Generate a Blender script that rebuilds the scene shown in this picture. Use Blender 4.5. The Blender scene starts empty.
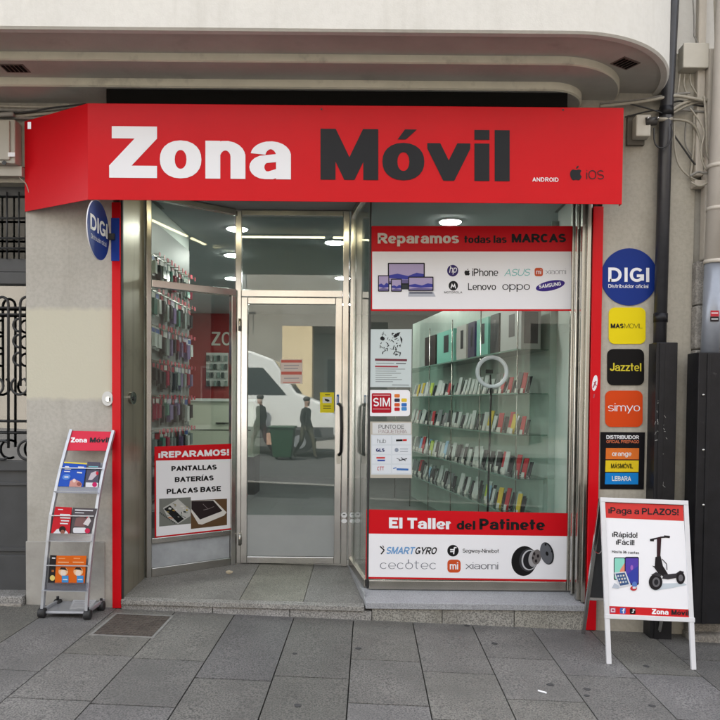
import bpy, bmesh, math, random
from mathutils import Vector, Matrix
random.seed(7)
sc = bpy.context.scene
C = sc.collection
R = math.radians

# ------------------------------------------------------------------ camera, sky, sun, exposure
PITCH, ROLL = R(-1.7), R(0.5)
SHX, SHY = -0.0122, 0.0908
CAM = Vector((0.0, -4.97, 1.5))
cam = bpy.data.cameras.new('camera'); cam_o = bpy.data.objects.new('camera', cam); C.objects.link(cam_o)
cam.lens = 36; cam.sensor_width = 36; cam.shift_x = SHX; cam.shift_y = SHY
cam.clip_start = 0.05; cam.clip_end = 2000
cam_o.location = CAM
CAMR = (Matrix.Rotation(R(90) + PITCH, 4, 'X') @ Matrix.Rotation(ROLL, 4, 'Z'))
cam_o.rotation_euler = CAMR.to_euler()
sc.camera = cam_o
CAMR3 = CAMR.to_3x3()

SUN_EL, SUN_AZ = R(54), R(-22)          # azimuth from +Y (behind the shop) towards +X
world = bpy.data.worlds.new('World'); sc.world = world; world.use_nodes = True
wn = world.node_tree
sky = wn.nodes.new('ShaderNodeTexSky'); sky.sky_type = 'NISHITA'; sky.sun_disc = False
sky.sun_elevation = SUN_EL; sky.sun_rotation = SUN_AZ; sky.dust_density = 2.0
bg = wn.nodes['Background']; bg.inputs['Strength'].default_value = 0.15
hs = wn.nodes.new('ShaderNodeHueSaturation'); hs.inputs['Saturation'].default_value = 0.20   # thin bright haze: a whiter sky
wn.links.new(sky.outputs[0], hs.inputs['Color']); wn.links.new(hs.outputs[0], bg.inputs[0])
sun = bpy.data.lights.new('sun', 'SUN'); sun.energy = 4.0; sun.angle = R(0.5); sun.color = (1.0, 0.93, 0.82)
sun_o = bpy.data.objects.new('sun', sun); C.objects.link(sun_o)
sd = Vector((math.sin(SUN_AZ) * math.cos(SUN_EL), math.cos(SUN_AZ) * math.cos(SUN_EL), math.sin(SUN_EL)))
sun_o.rotation_euler = sd.to_track_quat('Z', 'Y').to_euler(); sun_o.location = (0, 5, 12)
sc.view_settings.view_transform = 'Standard'; sc.view_settings.look = 'None'
sc.view_settings.gamma = 1; sc.view_settings.use_curve_mapping = False
sc.view_settings.exposure = 2.42
try:
    sc.cycles.max_bounces = 10; sc.cycles.transparent_max_bounces = 24; sc.cycles.sample_clamp_indirect = 6
    sc.cycles.use_denoising = True; sc.cycles.caustics_reflective = False; sc.cycles.caustics_refractive = False
except Exception:
    pass

# ------------------------------------------------------------------ pixels of the photograph to rays
def ray(px, py):
    x = (px - 360) / 720 + SHX
    y = -(py - 360) / 720 + SHY
    return (CAMR3 @ Vector((x, y, -1))).normalized()
class Plane:
    """a real flat surface in the scene; pixel directions are intersected with it"""
    def __init__(s, p, n):
        s.p = Vector(p); s.n = Vector(n).normalized()
        if s.n.dot(CAM - s.p) < 0: s.n = -s.n
    def at(s, px, py, h=0.0):
        d = ray(px, py); p = s.p + s.n * h
        return CAM + d * ((p - CAM).dot(s.n) / d.dot(s.n))
def yplane(Y): return Plane((0, Y, 0), (0, -1, 0))
SLOPE = 0.038
def gz(x): return -SLOPE * x
GROUND = Plane((0, 0, 0), (SLOPE, 0, 1))

# ------------------------------------------------------------------ materials
def lin(c):
    return tuple(((v / 255) / 12.92 if v / 255 <= 0.04045 else ((v / 255 + 0.055) / 1.055) ** 2.4) for v in c)
MATS = {}
def mat(name, col, rough=0.6, metal=0.0, var=0.0, scale=6.0, bump=0.0, bscale=60.0, emit=0.0, coat=0.0, spec=0.5,
        speck=None, speck_scale=150.0, speck_amt=0.3, dirt=None, dirt_scale=2.0, dirt_lo=0.5, dirt_hi=0.7, rnd=0.0, rvar=0.0, streak=0.0):
    if name in MATS: return MATS[name]
    m = bpy.data.materials.new(name); m.use_nodes = True
    nt = m.node_tree; N = nt.nodes; L = nt.links
    b = N['Principled BSDF']
    b.inputs['Roughness'].default_value = rough; b.inputs['Metallic'].default_value = metal
    b.inputs['Specular IOR Level'].default_value = spec
    if coat: b.inputs['Coat Weight'].default_value = coat; b.inputs['Coat Roughness'].default_value = 0.08
    c = (*col, 1)
    b.inputs['Base Color'].default_value = c
    geo = N.new('ShaderNodeNewGeometry')
    def noise(s, det=5):
        n = N.new('ShaderNodeTexNoise'); n.inputs['Scale'].default_value = s; n.inputs['Detail'].default_value = det
        n.inputs['Roughness'].default_value = 0.6
        L.new(geo.outputs['Position'], n.inputs['Vector']); return n
    def ramp(src, lo, hi):
        r = N.new('ShaderNodeMapRange'); r.inputs[1].default_value = lo; r.inputs[2].default_value = hi
        r.inputs[3].default_value = 0; r.inputs[4].default_value = 1
        L.new(src, r.inputs[0]); return r.outputs[0]
    def mixc(fac, a, bb, mode='MIX'):
        x = N.new('ShaderNodeMix'); x.data_type = 'RGBA'; x.blend_type = mode
        if isinstance(fac, float): x.inputs[0].default_value = fac
        else: L.new(fac, x.inputs[0])
        for i, v in ((6, a), (7, bb)):
            if isinstance(v, tuple): x.inputs[i].default_value = v
            else: L.new(v, x.inputs[i])
        return x.outputs[2]
    cur = c
    if var:
        n = noise(scale)
        lo = tuple(v * (1 - var) for v in col) + (1,); hi = tuple(min(1, v * (1 + var)) for v in col) + (1,)
        cur = mixc(ramp(n.outputs[0], 0.3, 0.7), lo, hi)
    if speck is not None:
        n = noise(speck_scale, 2)
        f = N.new('ShaderNodeMath'); f.operation = 'MULTIPLY'; f.inputs[1].default_value = speck_amt
        L.new(ramp(n.outputs[0], 0.42, 0.62), f.inputs[0])
        cur = mixc(f.outputs[0], cur, (*speck, 1))
    if streak and dirt is not None:
        n2 = noise(7.0, 6); mpn = N.new('ShaderNodeMapping'); mpn.inputs['Scale'].default_value = (1, 1, 0.07)
        L.new(geo.outputs['Position'], mpn.inputs[0]); L.new(mpn.outputs[0], n2.inputs['Vector'])
        f2 = N.new('ShaderNodeMath'); f2.operation = 'MULTIPLY'; f2.inputs[1].default_value = streak
        L.new(ramp(n2.outputs[0], 0.52, 0.75), f2.inputs[0])
        cur = mixc(f2.outputs[0], cur, (*dirt, 1))
    if dirt is not None:
        n = noise(dirt_scale, 8)
        f = N.new('ShaderNodeMath'); f.operation = 'MULTIPLY'; f.inputs[1].default_value = 0.75
        L.new(ramp(n.outputs[0], dirt_lo, dirt_hi), f.inputs[0])
        cur = mixc(f.outputs[0], cur, (*dirt, 1))
    if rnd:
        oi = N.new('ShaderNodeObjectInfo')
        mr = N.new('ShaderNodeMapRange'); mr.inputs[3].default_value = 1 - rnd; mr.inputs[4].default_value = 1 + rnd
        L.new(oi.outputs['Random'], mr.inputs[0])
        cb = N.new('ShaderNodeCombineColor')
        fr = N.new('ShaderNodeMath'); fr.operation = 'MULTIPLY'; fr.inputs[1].default_value = 17.3; L.new(oi.outputs['Random'], fr.inputs[0])
        fq = N.new('ShaderNodeMath'); fq.operation = 'FRACT'; L.new(fr.outputs[0], fq.inputs[0])
        wm = N.new('ShaderNodeMapRange'); wm.inputs[3].default_value = 1.04; wm.inputs[4].default_value = 0.92; L.new(fq.outputs[0], wm.inputs[0])
        bl = N.new('ShaderNodeMath'); bl.operation = 'MULTIPLY'; L.new(mr.outputs[0], bl.inputs[0]); L.new(wm.outputs[0], bl.inputs[1])
        for i in range(3): L.new(mr.outputs[0] if i < 2 else bl.outputs[0], cb.inputs[i])
        cur = mixc(1.0, cur, cb.outputs[0], 'MULTIPLY')
    if not isinstance(cur, tuple): L.new(cur, b.inputs['Base Color'])
    if rvar:
        n = noise(scale * 2)
        mr = N.new('ShaderNodeMapRange'); mr.inputs[1].default_value = 0.3; mr.inputs[2].default_value = 0.7
        mr.inputs[3].default_value = max(0, rough - rvar); mr.inputs[4].default_value = rough + rvar
        L.new(n.outputs[0], mr.inputs[0]); L.new(mr.outputs[0], b.inputs['Roughness'])
    if bump:
        n = noise(bscale, 4); bp = N.new('ShaderNodeBump'); bp.inputs['Strength'].default_value = bump
        bp.inputs['Distance'].default_value = 0.01
        L.new(n.outputs[0], bp.inputs['Height']); L.new(bp.outputs[0], b.inputs['Normal'])
    if emit:
        b.inputs['Emission Color'].default_value = c; b.inputs['Emission Strength'].default_value = emit
    MATS[name] = m; return m
def glass_mat(name, tint=(0.90, 0.95, 0.93), boost=1.0, rough=0.0):
    if name in MATS: return MATS[name]
    m = bpy.data.materials.new(name); m.use_nodes = True
    nt = m.node_tree; N = nt.nodes; L = nt.links
    N.remove(N['Principled BSDF'])
    out = N['Material Output']
    tr = N.new('ShaderNodeBsdfTransparent'); tr.inputs[0].default_value = (*tint, 1)
    gl = N.new('ShaderNodeBsdfGlossy'); gl.inputs['Roughness'].default_value = rough
    lw = N.new('ShaderNodeLayerWeight'); lw.inputs[0].default_value = 0.5
    pw = N.new('ShaderNodeMath'); pw.operation = 'POWER'; pw.inputs[1].default_value = 5
    L.new(lw.outputs['Facing'], pw.inputs[0])
    ml = N.new('ShaderNodeMath'); ml.operation = 'MULTIPLY_ADD'; ml.inputs[1].default_value = 0.95; ml.inputs[2].default_value = 0.045 * boost
    ml.use_clamp = True
    L.new(pw.outputs[0], ml.inputs[0])
    mx = N.new('ShaderNodeMixShader')
    L.new(ml.outputs[0], mx.inputs[0]); L.new(tr.outputs[0], mx.inputs[1]); L.new(gl.outputs[0], mx.inputs[2])
    L.new(mx.outputs[0], out.inputs[0])
    MATS[name] = m; return m
def flat(rgb, rough=0.45):      # printed colour given as sRGB bytes
    return mat('print_%d_%d_%d' % tuple(rgb), tuple(v * 0.80 for v in lin(rgb)), rough, spec=0.15)

M_RED = mat('red_sign', (0.58, 0.006, 0.012), 0.25, var=0.03, scale=3, spec=0.15)
M_REDP = mat('red_print', (0.56, 0.006, 0.012), 0.35, spec=0.15)
M_WHITEP = mat('white_print', (0.80, 0.80, 0.83), 0.4)
M_DARKP = mat('dark_print', (0.011, 0.012, 0.015), 0.4, spec=0.2)
M_BLACKP = mat('black_print', (0.006, 0.006, 0.007), 0.45, spec=0.2)
M_ALU = mat('brushed_aluminium', (0.60, 0.59, 0.57), 0.20, 1.0, var=0.05, scale=3, rvar=0.04)
M_ALUD = mat('worn_aluminium', (0.40, 0.39, 0.36), 0.24, 1.0, var=0.06, scale=3, rvar=0.04)
M_BRONZE = mat('bronze_jamb', (0.27, 0.24, 0.18), 0.36, 0.45, var=0.06, scale=1.5, dirt=(0.06, 0.05, 0.035), dirt_scale=2.5, dirt_lo=0.55, dirt_hi=0.8, streak=0.8)
M_SILVER = mat('silver_paint', (0.46, 0.48, 0.52), 0.38, 0.6, var=0.06, scale=20)
M_BLACKM = mat('black_metal', (0.009, 0.009, 0.011), 0.42, 0.0, var=0.3, scale=10, bump=0.1, bscale=40, spec=0.3, dirt=(0.07, 0.07, 0.07), dirt_scale=14, dirt_lo=0.66, dirt_hi=0.74)
M_IRON = mat('dark_iron', (0.030, 0.031, 0.033), 0.42, 0.3, var=0.25, scale=14)
M_DOORG = mat('dark_grey_door', (0.048, 0.050, 0.053), 0.5, var=0.15, scale=6)
M_RUB = mat('black_rubber', (0.015, 0.015, 0.016), 0.6)
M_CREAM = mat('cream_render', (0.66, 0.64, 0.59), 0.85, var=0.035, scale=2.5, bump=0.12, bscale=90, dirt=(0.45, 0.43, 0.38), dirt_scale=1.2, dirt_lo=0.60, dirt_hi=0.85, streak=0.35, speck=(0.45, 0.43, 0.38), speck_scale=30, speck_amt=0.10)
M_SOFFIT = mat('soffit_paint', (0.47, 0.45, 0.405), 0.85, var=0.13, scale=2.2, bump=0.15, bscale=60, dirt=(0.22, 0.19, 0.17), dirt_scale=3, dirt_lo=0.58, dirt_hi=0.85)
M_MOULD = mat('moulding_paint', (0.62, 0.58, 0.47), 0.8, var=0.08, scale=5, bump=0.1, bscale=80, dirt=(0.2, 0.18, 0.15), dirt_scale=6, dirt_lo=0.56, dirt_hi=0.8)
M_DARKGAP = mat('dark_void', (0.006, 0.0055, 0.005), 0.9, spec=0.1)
M_STONE = mat('pilaster_stone', (0.30, 0.28, 0.25), 0.9, var=0.25, scale=14, bump=0.6, bscale=70, speck=(0.12, 0.11, 0.10), speck_scale=90, speck_amt=0.6)
M_PALEP = mat('pale_pilaster_paint', (0.52, 0.475, 0.41), 0.8, var=0.07, scale=5, bump=0.2, bscale=55, dirt=(0.3, 0.27, 0.22), dirt_scale=3, dirt_lo=.5, dirt_hi=.8, streak=0.6)
M_GRAN = mat('granite', (0.26, 0.25, 0.225), 0.62, var=0.14, scale=3, bump=0.25, bscale=150, speck=(0.05, 0.05, 0.05), speck_scale=120, speck_amt=0.7, dirt=(0.11, 0.105, 0.095), dirt_scale=2.5, dirt_lo=0.5, dirt_hi=0.75, rnd=0.06)
M_GRANL = mat('light_granite', (0.33, 0.32, 0.30), 0.6, var=0.12, scale=4, bump=0.25, bscale=150, speck=(0.055, 0.055, 0.055), speck_scale=105, speck_amt=0.75, dirt=(0.17, 0.16, 0.14), dirt_scale=3, dirt_lo=0.5, dirt_hi=0.75, rnd=0.05)
M_SILL = mat('sill_granite', (0.36, 0.37, 0.39), 0.42, var=0.08, scale=6, speck=(0.14, 0.14, 0.15), speck_scale=130, speck_amt=0.55)
M_GLASS = glass_mat('window_glass', (0.90, 0.95, 0.93), 0.62)
M_DGLASS = glass_mat('door_glass', (0.76, 0.83, 0.82), 2.0)
M_SHELFG = glass_mat('shelf_glass', (0.70, 0.84, 0.79), 1.3)
M_CLEAR = glass_mat('clear_plastic', (0.80, 0.80, 0.84), 2.0, 0.1)
M_INTW = mat('interior_white', (0.62, 0.67, 0.64), 0.7, var=0.05, scale=3)
M_CEIL = mat('interior_ceiling', (0.42, 0.45, 0.47), 0.8, var=0.03, scale=2)
M_IFLOOR = mat('interior_floor', (0.16, 0.16, 0.16), 0.35, var=0.15, scale=4)
M_RECEIL = mat('recess_ceiling', (0.40, 0.40, 0.42), 0.6, var=0.05)
M_LED = mat('lamp_white', (1.0, 0.97, 0.90), 0.5, emit=30.0)
M_LEDS = mat('led_strip', (1.0, 0.88, 0.55), 0.5, emit=6.0)

# ------------------------------------------------------------------ mesh helpers
def box(bm, a, b):
    (x0, y0, z0), (x1, y1, z1) = a, b
    v = [bm.verts.new(p) for p in ((x0,y0,z0),(x1,y0,z0),(x1,y1,z0),(x0,y1,z0),(x0,y0,z1),(x1,y0,z1),(x1,y1,z1),(x0,y1,z1))]
    for f in ((0,3,2,1),(4,5,6,7),(0,1,5,4),(1,2,6,5),(2,3,7,6),(3,0,4,7)): bm.faces.new([v[i] for i in f])
def obox(bm, o, u, v, w, su, sv, sw):
    """oriented box: corner o, unit axes u,v,w and sizes"""
    o, u, v, w = Vector(o), Vector(u).normalized() * su, Vector(v).normalized() * sv, Vector(w).normalized() * sw
    vs = [bm.verts.new(p) for p in (o, o+u, o+u+v, o+v, o+w, o+u+w, o+u+v+w, o+v+w)]
    for f in ((0,3,2,1),(4,5,6,7),(0,1,5,4),(1,2,6,5),(2,3,7,6),(3,0,4,7)): bm.faces.new([vs[i] for i in f])
def bar(bm, p, q, t, d, side=(0, 1, 0)):
    """rectangular bar from p to q, t across, d along side"""
    p, q = Vector(p), Vector(q); a = (q - p); s = Vector(side); s = (s - a * (s.dot(a) / a.length_squared)).normalized()
    w = a.cross(s).normalized()
    obox(bm, p - w * t / 2 - s * d / 2, a, w, s, a.length, t, d)
def tube(bm, pts, r, n=8, caps=True):
    pts = [Vector(p) for p in pts]; rings = []
    prev = None
    for i, p in enumerate(pts):
        t = (pts[min(i + 1, len(pts) - 1)] - pts[max(i - 1, 0)]).normalized()
        if prev is None:
            a = Vector((0, 0, 1)) if abs(t.z) < 0.9 else Vector((0, 1, 0))
            u = t.cross(a).normalized()
        else:
            u = (prev - t * prev.dot(t)).normalized()
        prev = u; v = t.cross(u)
        rr = r[i] if isinstance(r, (list, tuple)) else r
        rings.append([bm.verts.new(p + (u * math.cos(k * 2 * math.pi / n) + v * math.sin(k * 2 * math.pi / n)) * rr) for k in range(n)])
    for a, b in zip(rings, rings[1:]):
        for k in range(n): bm.faces.new((a[k], a[(k + 1) % n], b[(k + 1) % n], b[k]))
    if caps: bm.faces.new(rings[0][::-1]); bm.faces.new(rings[-1])
def prism(bm, pts, n, h):
    """polygon pts (3D, planar) extruded along n by h"""
    n = Vector(n) * h; pts = [Vector(p) for p in pts]
    a = [bm.verts.new(p) for p in pts]; b = [bm.verts.new(p + n) for p in pts]
    bm.faces.new(a[::-1]); bm.faces.new(b); k = len(a)
    for i in range(k): bm.faces.new((a[i], a[(i + 1) % k], b[(i + 1) % k], b[i]))
def smooth_pts(pts, n=8):
    """Catmull-Rom through pts"""
    pts = [Vector(p) for p in pts]; out = []
    P = [pts[0]] + pts + [pts[-1]]
    for i in range(1, len(P) - 2):
        for k in range(n):
            t = k / n; a, b, c, d = P[i-1], P[i], P[i+1], P[i+2]
            out.append(0.5 * ((2*b) + (-a + c)*t + (2*a - 5*b + 4*c - d)*t*t + (-a + 3*b - 3*c + d)*t**3))
    out.append(pts[-1]); return out
def obj(name, bm, m, parent=None, smooth=False, bevel=0.0, fixn=True):
    if fixn: bmesh.ops.recalc_face_normals(bm, faces=bm.faces)
    cs = [v.co for v in bm.verts]
    lo = Vector([min(c[i] for c in cs) for i in range(3)]); hi = Vector([max(c[i] for c in cs) for i in range(3)])
    o0 = Vector(((lo.x + hi.x) / 2, (lo.y + hi.y) / 2, lo.z))
    for v in bm.verts: v.co -= o0
    me = bpy.data.meshes.new(name); bm.to_mesh(me); bm.free()
    if smooth:
        for p in me.polygons: p.use_smooth = True
    me.materials.append(m)
    o = bpy.data.objects.new(name, me); C.objects.link(o); o.location = o0
    if parent is not None:
        o.parent = parent; o.matrix_parent_inverse = WM[parent.name].inverted()
    WM[o.name] = Matrix.Translation(o0)
    if bevel:
        b = o.modifiers.new('bevel', 'BEVEL'); b.width = bevel; b.segments = 2; b.limit_method = 'ANGLE'; b.angle_limit = R(35)
    return o
WM = {}
def tag(o, label, cat, group=None):
    o['label'] = label; o['category'] = cat
    if group: o['group'] = group
    return o
def thing(name, label, cat, loc, group=None):
    o = bpy.data.objects.new(name, None); C.objects.link(o); o.location = loc; o.empty_display_size = 0.1
    WM[o.name] = Matrix.Translation(Vector(loc))
    return tag(o, label, cat, group)
def struct(o): o['kind'] = 'structure'; return o
def bxo(name, a, b, m, parent=None, bevel=0.0):
    bm = bmesh.new(); box(bm, a, b); return obj(name, bm, m, parent, bevel=bevel)
def tubeo(name, pts, r, m, parent=None, n=8):
    bm = bmesh.new(); tube(bm, pts, r, n); return obj(name, bm, m, parent, smooth=True)
def copy_tree(o, loc, rot=None):
    c = o.copy(); C.objects.link(c); c.location = loc
    if rot is not None: c.rotation_euler = rot
    for ch in [x for x in bpy.data.objects if x.parent == o]:
        d = ch.copy(); C.objects.link(d); d.parent = c; d.matrix_parent_inverse = ch.matrix_parent_inverse.copy()
        for g in [x for x in bpy.data.objects if x.parent == ch]:
            e = g.copy(); C.objects.link(e); e.parent = d; e.matrix_parent_inverse = g.matrix_parent_inverse.copy()
    return c

# ------------------------------------------------------------------ flat print on a plane, positions read from photo pixels
def ppoly(pl, pts, m, parent, name='print', h=0.002, base=0.0):
    """thin plate: pixel polygon on plane, from base to h above the plane"""
    bm = bmesh.new(); prism(bm, [pl.at(x, y, base) for x, y in pts], pl.n, h - base)
    return obj(name, bm, m, parent)
def pquads(pl, polys, m, parent, name, h):
    bm = bmesh.new()
    for k, p in enumerate(polys):
        vs = [bm.verts.new(pl.at(x, y, h + (k % 6) * 0.00012)) for x, y in p]
        f = bm.faces.new(vs); f.normal_update()
        if f.normal.dot(pl.n) < 0: f.normal_flip()
    return obj(name, bm, m, parent, fixn=False)
def rect(x0, y0, x1, y1): return [(x0, y0), (x1, y0), (x1, y1), (x0, y1)]
def ell(cx, cy, rx, ry, n=28, tilt=0.0):
    c, s = math.cos(R(tilt)), math.sin(R(tilt)); out = []
    for k in range(n):
        a = 2 * math.pi * k / n; x, y = rx * math.cos(a), ry * math.sin(a); out.append((cx + x * c - y * s, cy + x * s + y * c))
    return out
def rrect(x0, y0, x1, y1, r, n=5):
    out = []
    for cx, cy, a0 in ((x1 - r, y0 + r, -90), (x1 - r, y1 - r, 0), (x0 + r, y1 - r, 90), (x0 + r, y0 + r, 180)):
        for k in range(n + 1):
            a = R(a0 + 90 * k / n); out.append((cx + r * math.cos(a), cy + r * math.sin(a)))
    return out
def line(x0, y0, x1, y1, w):
    dx, dy = x1 - x0, y1 - y0; l = math.hypot(dx, dy); nx, ny = -dy / l * w / 2, dx / l * w / 2
    return [(x0 + nx, y0 + ny), (x1 + nx, y1 + ny), (x1 - nx, y1 - ny), (x0 - nx, y0 - ny)]

# stroke font: every glyph is a list of centre lines; weight is given when the text is set
XH = 0.735
def arc(cx, cy, rx, ry, a0, a1, n=14, e=1.0):
    out = []
    for k in range(n + 1):
        a = R(a0 + (a1 - a0) * k / n); c, s = math.cos(a), math.sin(a)
        out.append((cx + rx * math.copysign(abs(c) ** e, c), cy + ry * math.copysign(abs(s) ** e, s)))
    return out
OV = arc(.5, .5, .5, .5, 0, 360, 24, 0.9)
SS = arc(.5, .75, .5, .25, 25, 270, 12) + arc(.5, .25, .5, .25, 90, -155, 12)[1:]
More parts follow.
